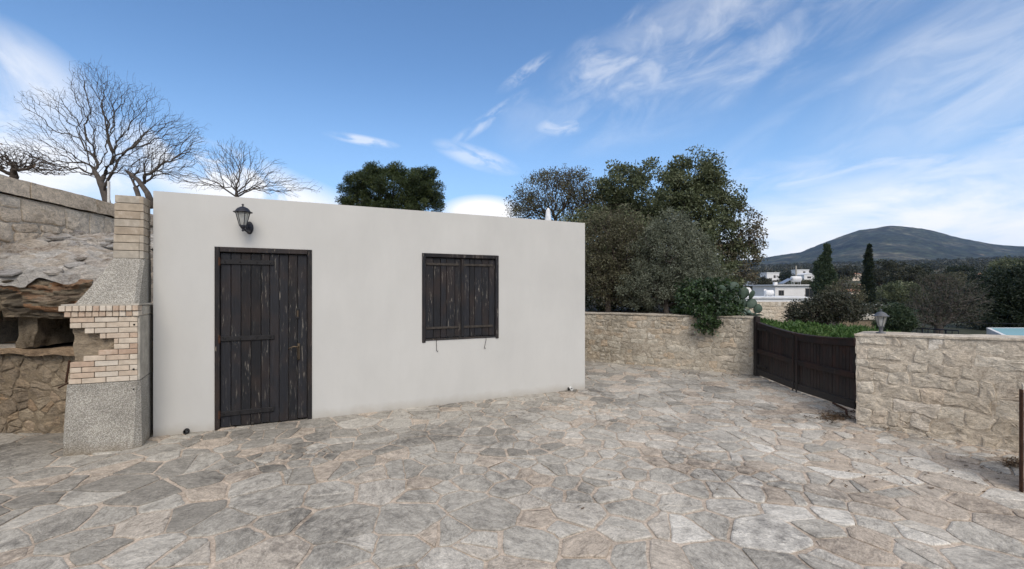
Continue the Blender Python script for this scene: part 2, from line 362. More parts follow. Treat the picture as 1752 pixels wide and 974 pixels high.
class MB:
    """collects shapes in world coordinates; build() links them as one mesh object"""
    def __init__(s): s.v = []; s.f = []; s.c = []
    def add(s, vs, fs, c=None):
        b = len(s.v); s.v += [tuple(v) for v in vs]; s.f += [tuple(i+b for i in f) for f in fs]
        if c is None: c = (random.random(), random.random(), random.random())
        s.c += [c]*len(fs); return s
    def box(s, o, ax, ay, az_, c=None, ch=0.0):
        """box from corner o along three vectors; ch bevels its edges a little"""
        o, ax, ay, az_ = map(Vector, (o, ax, ay, az_))
        if ch <= 0:
            vs = [o+ax*i+ay*j+az_*k for k in (0, 1) for j in (0, 1) for i in (0, 1)]
            return s.add(vs, [(0, 2, 3, 1), (4, 5, 7, 6), (0, 1, 5, 4), (2, 6, 7, 3), (0, 4, 6, 2), (1, 3, 7, 5)], c)
        L = [ax.length, ay.length, az_.length]; e = [ch/l for l in L]
        vs = []; idx = {}
        for k in (0, 1):
            for j in (0, 1):
                for i in (0, 1):
                    for a in range(3):
                        q = [i, j, k]
                        q = [v if d == a else (v*(1-2*e[d])+e[d]) for d, v in enumerate(q)]
                        idx[(i, j, k, a)] = len(vs); vs.append(o+ax*q[0]+ay*q[1]+az_*q[2])
        g = lambda i, j, k, a: idx[(i, j, k, a)]
        fs = []
        fs += [(g(0,0,0,2), g(0,1,0,2), g(1,1,0,2), g(1,0,0,2)), (g(0,0,1,2), g(1,0,1,2), g(1,1,1,2), g(0,1,1,2)),
               (g(0,0,0,1), g(1,0,0,1), g(1,0,1,1), g(0,0,1,1)), (g(0,1,0,1), g(0,1,1,1), g(1,1,1,1), g(1,1,0,1)),
               (g(0,0,0,0), g(0,0,1,0), g(0,1,1,0), g(0,1,0,0)), (g(1,0,0,0), g(1,1,0,0), g(1,1,1,0), g(1,0,1,0))]
        for i in (0, 1):
            for j in (0, 1):
                fs.append((g(i,j,0,0), g(i,j,1,0), g(i,j,1,1), g(i,j,0,1)))
                fs.append((g(0,i,j,1), g(1,i,j,1), g(1,i,j,2), g(0,i,j,2)))
                fs.append((g(i,0,j,0), g(i,1,j,0), g(i,1,j,2), g(i,0,j,2)))
                for k in (0, 1): fs.append((g(i,j,k,0), g(i,j,k,1), g(i,j,k,2)))
        return s.add(vs, fs, c)
    def prism(s, poly, ext, c=None):
        n = len(poly); poly = [Vector(p) for p in poly]; ext = Vector(ext)
        vs = poly+[p+ext for p in poly]
        return s.add(vs, [tuple(range(n-1, -1, -1)), tuple(range(n, 2*n))]+[(i, (i+1) % n, n+(i+1) % n, n+i) for i in range(n)], c)
    def loft(s, rings, cap=True, c=None):
        n = len(rings[0]); vs = [p for r in rings for p in r]; fs = []
        for a in range(len(rings)-1):
            fs += [(a*n+i, a*n+(i+1) % n, (a+1)*n+(i+1) % n, (a+1)*n+i) for i in range(n)]
        if cap: fs += [tuple(range(n-1, -1, -1)), tuple((len(rings)-1)*n+i for i in range(n))]
        return s.add(vs, fs, c)
    def lathe(s, o, prof, n=12, axis=(0, 0, 1), c=None, phase=0.0, cap=True):
        o = Vector(o); q = Vector(axis).to_track_quat('Z', 'Y')
        rings = [[o+q @ Vector((r*math.cos(phase+2*math.pi*i/n), r*math.sin(phase+2*math.pi*i/n), z)) for i in range(n)] for r, z in prof]
        return s.loft(rings, cap, c)
    def tube(s, pts, r, n=6, c=None):
        pts = [Vector(p) for p in pts]; rings = []
        rr = r if isinstance(r, (list, tuple)) else [r]*len(pts)
        for i, p in enumerate(pts):
            d = (pts[min(i+1, len(pts)-1)]-pts[max(i-1, 0)]).normalized()
            u = d.cross(Vector((.123, .31, .94))).normalized(); v = d.cross(u)
            rings.append([p+(u*math.cos(2*math.pi*k/n)+v*math.sin(2*math.pi*k/n))*rr[i] for k in range(n)])
        return s.loft(rings, True, c)
    def build(s, name, mat, parent=None, smooth=False):
        return link_mesh(name, s.v, s.f, mat, parent, np.array(s.c, np.float32), smooth)

def tag(o, label=None, cat=None, group=None, kind=None):
    for k, v in (('label', label), ('category', cat), ('group', group), ('kind', kind)):
        if v: o[k] = v
    return o
def thing(name, loc, label, cat, group=None):
    o = bpy.data.objects.new(name, None); S.collection.objects.link(o)
    o.empty_display_size = .2; o.location = loc; ORG[o.name] = Vector(loc)
    return tag(o, label, cat, group)

# ------------------------------------------------------------------ stone cells
def clip(poly, n, d):
    """keep the side where n.p <= d"""
    out = []
    for i in range(len(poly)):
        a, b = poly[i], poly[(i+1) % len(poly)]
        da, db = n[0]*a[0]+n[1]*a[1]-d, n[0]*b[0]+n[1]*b[1]-d
        if da <= 0: out.append(a)
        if (da < 0 < db) or (db < 0 < da):
            t = da/(da-db); out.append((a[0]+(b[0]-a[0])*t, a[1]+(b[1]-a[1])*t))
    return out
def cells(seeds, wts, bound, gap, reach, rnd):
    """power diagram of the seeds, each cell pulled back from its neighbours by half a joint"""
    P = np.array(seeds); res = []
    gid = {}
    for i, (x, y) in enumerate(seeds):
        poly = list(bound)
        d2 = ((P-P[i])**2).sum(1); order = [j for j in np.argsort(d2)[1:40] if d2[j] < reach*reach]
        for j in order:
            j = int(j); dx, dy = P[j]-P[i]; L = math.hypot(dx, dy)
            key = (min(i, j), max(i, j))
            if key not in gid: gid[key] = gap*(.45+1.2*rnd.random())
            k = ((P[j]**2).sum()-(P[i]**2).sum()+wts[i]-wts[j])/(2*L)
            poly = clip(poly, (dx/L, dy/L), k-gid[key]/2)
            if len(poly) < 3: break
        res.append(poly if len(poly) >= 3 else None)
    return res
def area(p): return abs(sum(p[i][0]*p[(i+1) % len(p)][1]-p[(i+1) % len(p)][0]*p[i][1] for i in range(len(p))))/2
def soften(poly, step, corner):
    """cut the corners and break the edges into short pieces"""
    out = []; n = len(poly)
    for i in range(n):
        a, b = poly[i], poly[(i+1) % n]; L = math.hypot(b[0]-a[0], b[1]-a[1])
        if L < 1e-4: continue
        c = min(corner, L*.32); k = max(1, int(round((L-2*c)/step)))
        for q in range(k+1):
            t = (c+(L-2*c)*q/k)/L; out.append((a[0]+(b[0]-a[0])*t, a[1]+(b[1]-a[1])*t))
    return out
def nz(x, y, z=0.0): return noise.noise(Vector((x, y, z)))

# ------------------------------------------------------------------ the pavement
HA = Vector((-3.88, 4.93, 0)); TH = R(25.5)
HU = Vector((math.cos(TH), math.sin(TH), 0)); HN = Vector((math.sin(TH), -math.cos(TH), 0))   # along the front, out of the front
def house_st(p): q = Vector((p[0], p[1], 0))-HA; return q.dot(HU), -q.dot(HN)
base = MB()
base.add([(-9, -3, -.006), (7, -3, -.006), (7, 5, -.006), (4.9, 9, -.006), (4.9, 13, -.006), (-9, 13, -.006)], [(0, 1, 2, 3, 4, 5)], (.5, .5, .5))
pavement = base.build('pavement', 'flag_mortar'); tag(pavement, 'crazy paving of pale and grey flagstones set in sandy mortar', kind='structure')
rs = random.Random(21)
seeds, wts = [], []
tries = 0
def pave_ok(x, y):
    s, t = house_st((x, y))
    if 0.1 < s < 5.5 and t > .15: return False
    if t > 3 and s < 5.4: return False
    if x < -4.3 and y > 5.35: return False
    fw = (x-4.51)*.51+(y-8.5)*.86
    if fw > .15 and x < 4.5: return False
    if x > 4.85 and y > 5.3: return False
    if (x-4.1)*.74+(y-5.43)*.67 > .30 and (x-4.1)*.67-(y-5.43)*.74 > -.25: return False
    return True
while tries < 60000:
    tries += 1
    x, y = rs.uniform(-8, 6.2), rs.uniform(.9, 11.3)
    rad = (.09+.17*(.5+nz(x*.9, y*.9, 3.3)))*rs.uniform(.5, 1.3)+(.03 if y < 4.2 else 0)
    if all((x-a)**2+(y-b)**2 > (.5*(rad+r))**2*2.1 for (a, b), r in zip(seeds, wts)):
        seeds.append((x, y)); wts.append(rad)
pw = [r*r*.6+rs.uniform(0, .010) for r in wts]
cl = cells(seeds, pw, [(-9, .3), (7, .3), (7, 12), (-9, 12)], .021, 1.2, rs)
stones = []
parts_ = []
for poly in cl:
    if poly is None or area(poly) < .002: continue
    stack = [poly]
    while stack:      # some slabs are broken across into shards
        p = stack.pop(); A_ = area(p)
        if (A_ > .055 and rs.random() < .42) or A_ > .26:
            ax = sum(q[0] for q in p)/len(p)+rs.gauss(0, .03); ay = sum(q[1] for q in p)/len(p)+rs.gauss(0, .03); an = rs.random()*6.283; gp = rs.choice((.004, .008, .014, .02))
            n1_ = (math.cos(an), math.sin(an)); d1_ = n1_[0]*ax+n1_[1]*ay
            h1, h2 = clip(p, n1_, d1_-gp/2), clip(p, (-n1_[0], -n1_[1]), -d1_-gp/2)
            if len(h1) > 2 and len(h2) > 2 and min(area(h1), area(h2)) > .004: (stack if A_ > .26 else parts_).extend([h1, h2]); continue
        parts_.append(p)
for poly in parts_:
    cx = sum(p[0] for p in poly)/len(poly); cy = sum(p[1] for p in poly)/len(poly)
    if cy < .5 or not pave_ok(cx, cy): continue
    step = .075 if cy < 4.2 else .13
    q = soften(poly, step, .011)
    out = []
    for a, b in q:
        out.append((a+.030*nz(a*2.6, b*2.6, 1)+.012*nz(a*13, b*13, 5)+.006*nz(a*37, b*37, 5), b+.030*nz(a*2.6, b*2.6, 9)+.012*nz(a*13, b*13, 8)+.006*nz(a*37, b*37, 2)))
    n = len(out); ztop = rs.uniform(.001, .008); tx, ty = rs.gauss(0, .006), rs.gauss(0, .006)
    zf = lambda a, b, k: ztop+(a-cx)*tx+(b-cy)*ty+.0035*nz(a*9, b*9, 4)+k
    v = [(a, b, -.012) for a, b in out]
    v += [(a, b, zf(a, b, -.005)) for a, b in out]
    for a, b in out:
        L = math.hypot(cx-a, cy-b)+1e-6; w_ = min(.4, .014/L)
        v.append((a+(cx-a)*w_, b+(cy-b)*w_, zf(a, b, 0)))
    v.append((cx, cy, zf(cx, cy, .001)))
    f = []
    for k in (0, 1): f += [(k*n+i, k*n+(i+1) % n, (k+1)*n+(i+1) % n, (k+1)*n+i) for i in range(n)]
    f += [(2*n+i, 2*n+(i+1) % n, 3*n) for i in range(n)]
    # tone drifts over the yard: darker, greyer stone towards the house, paler in front and on the right
    light = .46+.28*max(-1, min(1, (cx*.35+(4.2-cy)*.35)))
    r = min(1, max(0, rs.gauss(light, .19)))
    if rs.random() < (.10 if cx < 2.6 else .28) and area(poly) < .09: r = .76
    px = CX+F*cx/cy if cy > .2 else 9e9
    vis = -150 < px < 1900 and cy > 2.3
    stones.append((area(poly)/(cy**3) if vis else 0, v, f, (r, rs.random(), rs.random())))
stones.sort(key=lambda s: -s[0])
rest = MB()
for i, (k, v, f, c) in enumerate(stones):
    if i < 300 and k > 0: MB().add(v, f, c).build('flagstone', 'flag', pavement)
    else: rest.add(v, f, c)
jn = MB(); rj = random.Random(4); jc = 0
while jc < 26:
    p = parts_[rj.randrange(len(parts_))]; i = rj.randrange(len(p)); a, b_ = p[i], p[(i+1) % len(p)]
    L = math.hypot(b_[0]-a[0], b_[1]-a[1]); cx = (a[0]+b_[0])/2; cy = (a[1]+b_[1])/2
    if L < .16 or not (2.4 < cy < 7) or abs(cx) > cy*1.1 or not pave_ok(cx, cy): continue
    ring1, ring2 = [], []; nn = (-(b_[1]-a[1])/L, (b_[0]-a[0])/L)
    for k in range(9):
        t_ = k/8; x, y = a[0]+(b_[0]-a[0])*t_, a[1]+(b_[1]-a[1])*t_; x, y = x+.030*nz(x*2.6, y*2.6, 1), y+.030*nz(x*2.6, y*2.6, 9)
        w_ = (.011*math.sin(math.pi*t_)+.001)*(1+.5*nz(x*30, y*30, 2)); ring1.append((x-nn[0]*w_*.4, y-nn[1]*w_*.4, -.0035)); ring2.append((x+nn[0]*w_, y+nn[1]*w_, -.0035))
    jn.add(ring1+ring2[::-1], [(k, k+1, 16-k, 17-k) for k in range(8)]); jc += 1
jn.build('washed_out_joints', 'soil', pavement)['kind'] = 'stuff'
tag(rest.build('far_flagstones', 'flag', pavement), kind='stuff')
print('flagstones', len(stones))

# ------------------------------------------------------------------ rubble walls
def stone_face(root, O, U, V, N, Wd, Hf, row, wid, depth, mat, seed, gap=.016, jit=.3, name='stone', keep=None, bulge=.6, rough=.010, big=1.0, wob=.22, coursed=False):
    """stones of a wall face: O corner, U along, V up, N out; Hf(s) is the face's height at s"""
    rs = random.Random(seed); seeds = []; w_ = []
    Hm = max(Hf(s*Wd/10) for s in range(11)); nr = max(1, round(Hm/row)); rh = Hm/nr
    for r in range(-1, nr+1):
        s = -wid*rs.random()
        while s < Wd+wid:
            ww = wid*rs.uniform(.55, 1.5)
            seeds.append(((s+ww/2), (r+.5)*rh+rs.uniform(-jit, jit)*rh)); w_.append((ww*.5)**2*.55*rs.uniform(.7, 1.2)); s += ww
    if not coursed: cl = cells(seeds, w_, [(0, 0), (Wd, 0), (Wd, Hm), (0, Hm)], gap, wid*4, rs)
    else:      # roughly squared blocks laid in uneven courses
        cl = []; v0 = 0.0; g = gap/2
        while v0 < Hm-.02:
            hh = row*rs.uniform(.75, 1.35); v1 = v0+hh
            if v1 > Hm-row*.45: v1 = Hm
            s = -wid*rs.random()
            while s < Wd:
                ww = wid*rs.choice((.5, .75, 1, 1, 1.3, 1.7))*rs.uniform(.85, 1.15); e0, e1 = max(0, s), min(Wd, s+ww)
                k_ = lambda: rs.uniform(-.10, .10)*row*(jit/.3)
                if e1-e0 > .035:
                    if ww < wid*.9 and v1-v0 > row*1.05 and rs.random() < .6:
                        m_ = v0+(v1-v0)*rs.uniform(.4, .6); parts = ((v0, m_), (m_, v1))
                    else: parts = ((v0, v1),)
                    for a0, a1 in parts: cl.append([(e0+g, a0+g+k_()*.6), (e1-g, a0+g+k_()*.6), (e1-g+k_(), a1-g+k_()*.6), (e0+g+k_(), a1-g+k_()*.6)])
                s += ww
            v0 = v1
        seeds = cl
    O, U, V, N = map(Vector, (O, U, V, N)); cnt = 0
    for sd_, poly in zip(seeds, cl):
        if poly is None or area(poly) < row*wid*.04: continue
        if keep is not None:
            cx = sum(p[0] for p in poly)/len(poly); cy = sum(p[1] for p in poly)/len(poly)
            if not keep(cx, cy): continue
        # clip to the sloping top
        h0, h1 = Hf(0), Hf(Wd)
        if abs(h1-h0) > 1e-4:
            nn = Vector((-(h1-h0)/Wd, 1)).normalized(); poly = clip(poly, (nn.x, nn.y), nn.y*h0)
            if len(poly) < 3 or area(poly) < row*wid*.05: continue
        cx = sum(p[0] for p in poly)/len(poly); cy = sum(p[1] for p in poly)/len(poly)
        q = soften(poly, max(row*.38, .03), row*.12)
        dd = depth*rs.uniform(.55, 1.15)
        q = [(min(Wd, max(0, a+row*wob*nz(a*8, b*8, seed))), b+row*wob*nz(a*8, b*8, seed+9)) for a, b in q]
        if coursed: q = [(a, min(Hm, max(0, b+row*.5*nz(a*1.3, b*1.3, seed+3)))) for a, b in q]
        n = len(q); v = []; so = rs.uniform(0, 50)
        for k, (sc, dp) in enumerate(((1.0, -.03), (.97, dd*.45), (.86, dd*.9), (.45, dd*(1+bulge*.35)))):
            for a, b in q:
                aa, bb = cx+(a-cx)*sc, cy+(b-cy)*sc
                nn = 0 if k == 0 else rough*big*(nz(aa*9+so, bb*9, seed)*1.6+nz(aa*26+so, bb*26, seed)*.7)
                v.append(O+U*aa+V*bb+N*(dp+nn))
        v.append(O+U*cx+V*cy+N*(dd*(1+bulge*.45)+rough*nz(cx*9+so, cy*9, seed)))
        f = []
        for k in (0, 1, 2): f += [(k*n+i, k*n+(i+1) % n, (k+1)*n+(i+1) % n, (k+1)*n+i) for i in range(n)]
        f += [(3*n+i, 3*n+(i+1) % n, 4*n) for i in range(n)]
        MB().add(v, f, (rs.random(), rs.random(), rs.random())).build(name, mat, root); cnt += 1
    return cnt
def rough_slab(mb, O, U, V, N, Wd, Hf, thick, amp, res=.12, seed=0, out=0.0):
    """a closed slab whose faces are uneven: mortar cores, copings, rock masses"""
    O, U, V, N = map(Vector, (O, U, V, N))
    Hm = max(Hf(0), Hf(Wd)); nu = max(2, int(Wd/res)); nv = max(2, int(Hm/res)); nt = max(1, int(thick/res))
    def disp(p): return Vector((nz(p.x*3+seed, p.y*3, p.z*3), nz(p.x*3, p.y*3+seed, p.z*3+7), nz(p.x*3, p.y*3+3, p.z*3+seed)))*amp + \
                        Vector((nz(p.x*11+seed, p.y*11, p.z*11), nz(p.x*11, p.y*11+seed, p.z*11+7), nz(p.x*11, p.y*11+3, p.z*11+seed)))*amp*.5
    def grid(f, a, b, flip):
        vs = []
        for j in range(b+1):
            for i in range(a+1):
                p = f(i/a, j/b); vs.append(p+disp(p))
        fs = [(j*(a+1)+i, j*(a+1)+i+1, (j+1)*(a+1)+i+1, (j+1)*(a+1)+i) for j in range(b) for i in range(a)]
        if flip: fs = [t[::-1] for t in fs]
        mb.add(vs, fs, (.5, .5, .5))
    P = lambda s, t, d: O+U*(s*Wd)+V*(t*Hf(s*Wd))-N*(d*thick)+N*out
    grid(lambda a, b: P(a, b, 0), nu, nv, False); grid(lambda a, b: P(a, b, 1), nu, nv, True)
    grid(lambda a, b: P(a, 1, b), nu, nt, False); grid(lambda a, b: P(0, b, a), nt, nv, True); grid(lambda a, b: P(1, b, a), nt, nv, False)
    return mb

def stone_wall(name, P0, P1, h0, h1, thick, row, wid, depth, smat, mmat, label, seed, z0=-.08, ends=(True, True), gap=.016, cap=.022, jit=.3, rough=.010, wob=.22, coursed=False):
    P0, P1 = Vector((*P0, 0)), Vector((*P1, 0)); U = (P1-P0).normalized(); L = (P1-P0).length
    N = Vector((U.y, -U.x, 0))
    if N.dot(-P0) < 0: N = -N
    root = thing(name, P0, label, 'wall')
    core = MB(); Hf = lambda s: (h0+(h1-h0)*s/L)-z0
    rough_slab(core, P0+Vector((0, 0, z0)), U, (0, 0, 1), N, L, Hf, thick, .012, .10, seed)
    core.build('mortar_core', mmat, root, True)
    stone_face(root, P0+Vector((0, 0, z0)), U, (0, 0, 1), N, L, lambda s: Hf(s)-.015, row, wid, depth, smat, seed, gap, jit, rough=rough, wob=wob, coursed=coursed)
    if ends[0]: stone_face(root, P0-N*thick+Vector((0, 0, z0)), N, (0, 0, 1), -U, thick, lambda s: Hf(0)-.02, row, wid, depth*.8, smat, seed+1, gap)
    if ends[1]: stone_face(root, P1+Vector((0, 0, z0)), -N, (0, 0, 1), U, thick, lambda s: Hf(L)-.02, row, wid, depth*.8, smat, seed+2, gap)
    c = MB()   # worn mortar capping
    rough_slab(c, P0+Vector((0, 0, 0))-U*.01+N*.022, U, (0, 0, 1), N, L+.02, lambda s: cap, thick+.03, .010, .09, seed+4)
    for i, v in enumerate(c.v):
        s = (Vector(v)-P0).dot(U); c.v[i] = (v[0], v[1], v[2]+h0+(h1-h0)*s/L-.012)
    c.build('capping', mmat, root, True)
    return root
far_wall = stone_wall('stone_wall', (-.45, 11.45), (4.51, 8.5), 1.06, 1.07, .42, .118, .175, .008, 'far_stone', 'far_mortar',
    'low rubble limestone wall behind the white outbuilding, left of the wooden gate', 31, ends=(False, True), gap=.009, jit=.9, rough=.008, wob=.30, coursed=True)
right_wall = stone_wall('stone_wall', (4.1, 5.43), (5.75, 3.58), 1.06, 1.15, .42, .135, .235, .007, 'wall_stone', 'mortar',
    'pale limestone garden wall right of the wooden gate with a lantern on top', 57, ends=(True, False), gap=.007, jit=.8, rough=.011, wob=.26, coursed=True)
near_wall = stone_wall('stone_wall', (4.05, 3.60), (4.80, 2.76), .80, .80, .35, .17, .24, .012, 'wall_stone', 'mortar',
    'stub of low stone wall cut off by the right edge of the picture', 77, ends=(True, False))
b = MB(); b.box((4.010, 3.585, .0), (.010, -.004, 0), (.008, .03, 0), (0, 0, .81), ch=.003)
tag(b.build('iron_post', 'rust'), 'thin rusty iron post fixed to the end of the wall stub at the right edge', 'post')

# left retaining wall with coping, running away from the camera
LW0, LW1 = Vector((-6.02, 3.9, 0)), Vector((-7.0, 10.1, 0)); LU = (LW1-LW0).normalized(); LN = Vector((LU.y, -LU.x, 0)); LL = (LW1-LW0).length
ret = thing('retaining_wall', LW0, 'tall ashlar limestone retaining wall with a stone coping above the old oven', 'wall')
core = MB(); rough_slab(core, LW0+Vector((0, 0, -.1)), LU, (0, 0, 1), LN, LL, lambda s: 2.88, .5, .010, .2, 3); core.build('mortar_core', 'mortar', ret, True)
stone_face(ret, LW0+Vector((0, 0, 1.2)), LU, (0, 0, 1), LN, LL, lambda s: 1.57, .23, .46, .020, 'ashlar', 91, .012, .35, rough=.009, wob=.10, coursed=True)
rs = random.Random(5); s = 0
while s < LL:      # coping stones
    L_ = rs.uniform(.7, 1.2); L_ = min(L_, LL-s+.01)
    m_ = MB(); rough_slab(m_, LW0+LU*(s+.004)+LN*.05+Vector((0, 0, 2.79)), LU, (0, 0, 1), LN, L_-.008, lambda q: .21, .6, .012, .09, int(s*10))
    m_.c = [(rs.random()*.6, rs.random(), rs.random())]*len(m_.f); m_.build('coping_stone', 'ashlar', ret, True); s += L_

# ------------------------------------------------------------------ the white outbuilding
house = thing('outbuilding', HA+HU*2.8, 'low flat roofed white plastered outbuilding with black door and shutter', 'building')
HW, HH, HD = 5.60, 2.665, 3.6
def hp(s, t, z): return HA+HU*s-HN*t+Vector((0, 0, z))      # t runs into the building
DS0, DS1, DZ1 = .560, 1.574, 2.084
WS0, WS1, WZ0, WZ1 = 2.943, 4.080, .900, 2.093
wb = MB(); ss = [0, DS0, DS1, WS0, WS1, HW]; zs = [-.12, WZ0, DZ1, WZ1, HH]
vi = {}
vs = []
for a in range(6):
    for k in range(5): vi[(a, k)] = len(vs); vs.append(hp(ss[a], 0, zs[k]))
fs = []
for a in range(5):
    for k in range(4):
        if a == 1 and k < 2: continue
        if a == 3 and 1 <= k < 3: continue
        fs.append((vi[(a, k)], vi[(a+1, k)], vi[(a+1, k+1)], vi[(a, k+1)]))
wb.add(vs, fs, (.5, .5, .5))
D_ = .16
for (s0, s1, z0, z1, bottom) in ((DS0, DS1, -.12, DZ1, False), (WS0, WS1, WZ0, WZ1, True)):
    wb.add([hp(s0, 0, z0), hp(s0, 0, z1), hp(s0, D_, z1), hp(s0, D_, z0)], [(0, 1, 2, 3)], (.5, .5, .5))
    wb.add([hp(s1, 0, z0), hp(s1, 0, z1), hp(s1, D_, z1), hp(s1, D_, z0)], [(3, 2, 1, 0)], (.5, .5, .5))
    wb.add([hp(s0, 0, z1), hp(s1, 0, z1), hp(s1, D_, z1), hp(s0, D_, z1)], [(0, 1, 2, 3)], (.5, .5, .5))
    wb.add([hp(s0, 0, z0), hp(s1, 0, z0), hp(s1, D_, z0), hp(s0, D_, z0)], [(3, 2, 1, 0)], (.5, .5, .5))
    wb.add([hp(s0, D_, z0), hp(s1, D_, z0), hp(s1, D_, z1), hp(s0, D_, z1)], [(0, 1, 2, 3)], (.5, .5, .5))
# sides, back, parapet top and the sunk roof
z0 = -.12
wb.add([hp(0, 0, z0), hp(0, 0, HH), hp(0, HD, HH), hp(0, HD, z0)], [(0, 1, 2, 3)], (.5,)*3)
wb.add([hp(HW, 0, z0), hp(HW, 0, HH), hp(HW, HD, HH), hp(HW, HD, z0)], [(3, 2, 1, 0)], (.5,)*3)
wb.add([hp(0, HD, z0), hp(HW, HD, z0), hp(HW, HD, HH), hp(0, HD, HH)], [(3, 2, 1, 0)], (.5,)*3)
pi_ = .14; ro = [hp(0, 0, HH), hp(HW, 0, HH), hp(HW, HD, HH), hp(0, HD, HH)]
ri = [hp(pi_, pi_, HH), hp(HW-pi_, pi_, HH), hp(HW-pi_, HD-pi_, HH), hp(pi_, HD-pi_, HH)]; rd = [p-Vector((0, 0, .16)) for p in ri]
wb.add(ro+ri+rd, [(i, (i+1) % 4, 4+(i+1) % 4, 4+i) for i in range(4)]+[(4+i, 4+(i+1) % 4, 8+(i+1) % 4, 8+i) for i in range(4)]+[(8, 9, 10, 11)], (.5,)*3)
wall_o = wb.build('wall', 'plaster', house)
c = MB(); p = hp(5.12, .35, HH-.16)    # small tapered vent pot by the right end of the roof
c.lathe(p, [(.075, 0), (.068, .12), (.05, .25), (.034, .38), (.014, .42)], 8); c.build('roof_vent', 'roof_white', house, True)
# door: frame, planks, straps, lock plate, lever
door = thing('door', hp(DS0, 0, 0), None, None); door.parent = house
door.location = hp(DS0, 0, 0)-ORG[house.name]
f = MB(); fw = .052
def hbox(mb, s0, s1, t0, t1, z0, z1, c=None, ch=0): mb.box(hp(s0, t0, z0), HU*(s1-s0), -HN*(t1-t0), (0, 0, z1-z0), c, ch)
for (s0, s1, z0, z1) in ((DS0, DS0+fw, 0, DZ1), (DS1-fw, DS1, 0, DZ1), (DS0+fw, DS1-fw, DZ1-.06, DZ1)):
    fr = MB(); hbox(fr, s0+.001, s1-.001, -.012, .07, z0+.002, z1-.002, (rs.random(), .3, .6), .005); fr.build('door_frame', 'worn_wood', door)
edges = [0, .105, .205, .305, .410, .500, .600, .700, .800, .909]
for i in range(9):
    e0, e1 = DS0+fw+.001+edges[i], DS0+fw+.001+edges[i+1]
    pk = MB(); dz = rs.uniform(-.003, .003); hbox(pk, e0+.003, min(e1, DS1-fw-.002)-.002, .022+dz, .05+dz, .012+rs.uniform(0, .012), DZ1-.066, (rs.random(), rs.random(), rs.random()), .004)
    pk.build('plank', 'black_wood', door)
for z in (1.915, 1.03, .17):
    st = MB(); hbox(st, DS0+.035, DS0+.60, .006, .020, z-.028, z+.028, ch=.004)
    for q in (.10, .25, .42, .56): st.lathe(hp(DS0+q, .006, z), [(.009, 0), (.006, .006)], 8, HN)
    st.build('hinge_strap', 'iron', door)
    hg = MB(); hg.lathe(hp(DS0+.045, -.004, z-.045), [(.013, 0), (.013, .09)], 8); hg.build('hinge', 'rust', door)
lp = MB(); hbox(lp, DS0+.835, DS0+.872, .010, .020, 1.24, 1.37, ch=.004); lp.build('lock_plate', 'iron', door)
lp = MB(); hbox(lp, DS0+.843, DS0+.864, .004, .0095, 1.265, 1.34, ch=.002); lp.build('keyhole_cover', 'bronze', door)
h = MB(); hbox(h, DS0+.850, DS0+.880, .008, .020, .74, .94, ch=.004)
h.tube([hp(DS0+.865, .01, .90), hp(DS0+.865, -.045, .90), hp(DS0+.85, -.055, .905), hp(DS0+.81, -.055, .912), hp(DS0+.765, -.052, .895), hp(DS0+.755, -.05, .875)], [.009, .009, .009, .009, .007, .005], 8)
h.build('lever_handle', 'bronze', door, True)
# window with two plank shutters
win = thing('window', hp(WS0, 0, WZ0), None, None); win.parent = house; win.location = hp(WS0, 0, WZ0)-ORG[house.name]
for (s0, s1, z0, z1) in ((WS0, WS0+.05, WZ0-.03, WZ1), (WS1-.05, WS1, WZ0-.02, WZ1), (WS0+.05, WS1-.05, WZ1-.055, WZ1), (WS0+.05, WS1-.05, WZ0-.005, WZ0+.02)):
    fr = MB(); hbox(fr, s0+.001, s1-.001, -.014, .07, z0+.002, z1-.002, (rs.random(), .2, .3), .005); fr.build('window_frame', 'worn_wood' if z1 < 1 else 'black_wood', win)
mid = (WS0+WS1)/2
for side in (0, 1):
    a0 = WS0+.053 if side == 0 else mid+.012; a1 = mid-.003 if side == 0 else WS1-.053
    k = 5; cuts = [0]+sorted((i+rs.uniform(-.12, .12))/k for i in range(1, k))+[1]
    for i in range(k):
        pk = MB(); dz = rs.uniform(-.004, .004)
        hbox(pk, a0+(a1-a0)*cuts[i]+.003, a0+(a1-a0)*cuts[i+1]-.002, .02+dz, .045+dz, WZ0+.024+rs.uniform(0, .01), WZ1-.058, (rs.random(), rs.random(), rs.random()), .004)
        pk.build('plank', 'black_wood', win)
    for z in (1.945, 1.065):
        st = MB(); hbox(st, a0+.005, a0+(a1-a0)*.93, .004, .015, z-.016, z+.016, ch=.003); st.build('shutter_strap', 'strap', win)
fr = MB(); hbox(fr, mid-.004, mid+.034, .002, .018, WZ0+.024, WZ1-.06, ch=.004); fr.build('cover_strip', 'black_wood', win)
for px, s_ in ((747, WS0+.20), (832, WS1-.20)):
    hk = MB(); sw = .0 if px < 800 else -.03
    hk.tube([hp(s_, .0, WZ0-.004), hp(s_, -.012, WZ0-.02), hp(s_+sw*.6, -.012, WZ0-.10), hp(s_+sw, -.012, WZ0-.145), hp(s_+sw+.012, -.014, WZ0-.158), hp(s_+sw+.022, -.014, WZ0-.146)], .0035, 5)
    hk.build('shutter_hook', 'iron', win)
# drain outlets at the foot of the wall
for s_, nm in ((5.32, 'pvc'), (.30, 'iron')):
    d = MB(); d.lathe(hp(s_, .02, .03), [(.028, 0), (.028, .07), (.020, .07), (.020, .01)], 12, HN, cap=False); d.build('drain_outlet', nm, house, True)
    if nm == 'pvc':
        d = MB(); d.tube([hp(s_-.05, -.03, .012), hp(s_-.05, -.05, .03), hp(s_-.05, -.02, .045)], .014, 7); d.build('drain_elbow', 'iron', house, True)

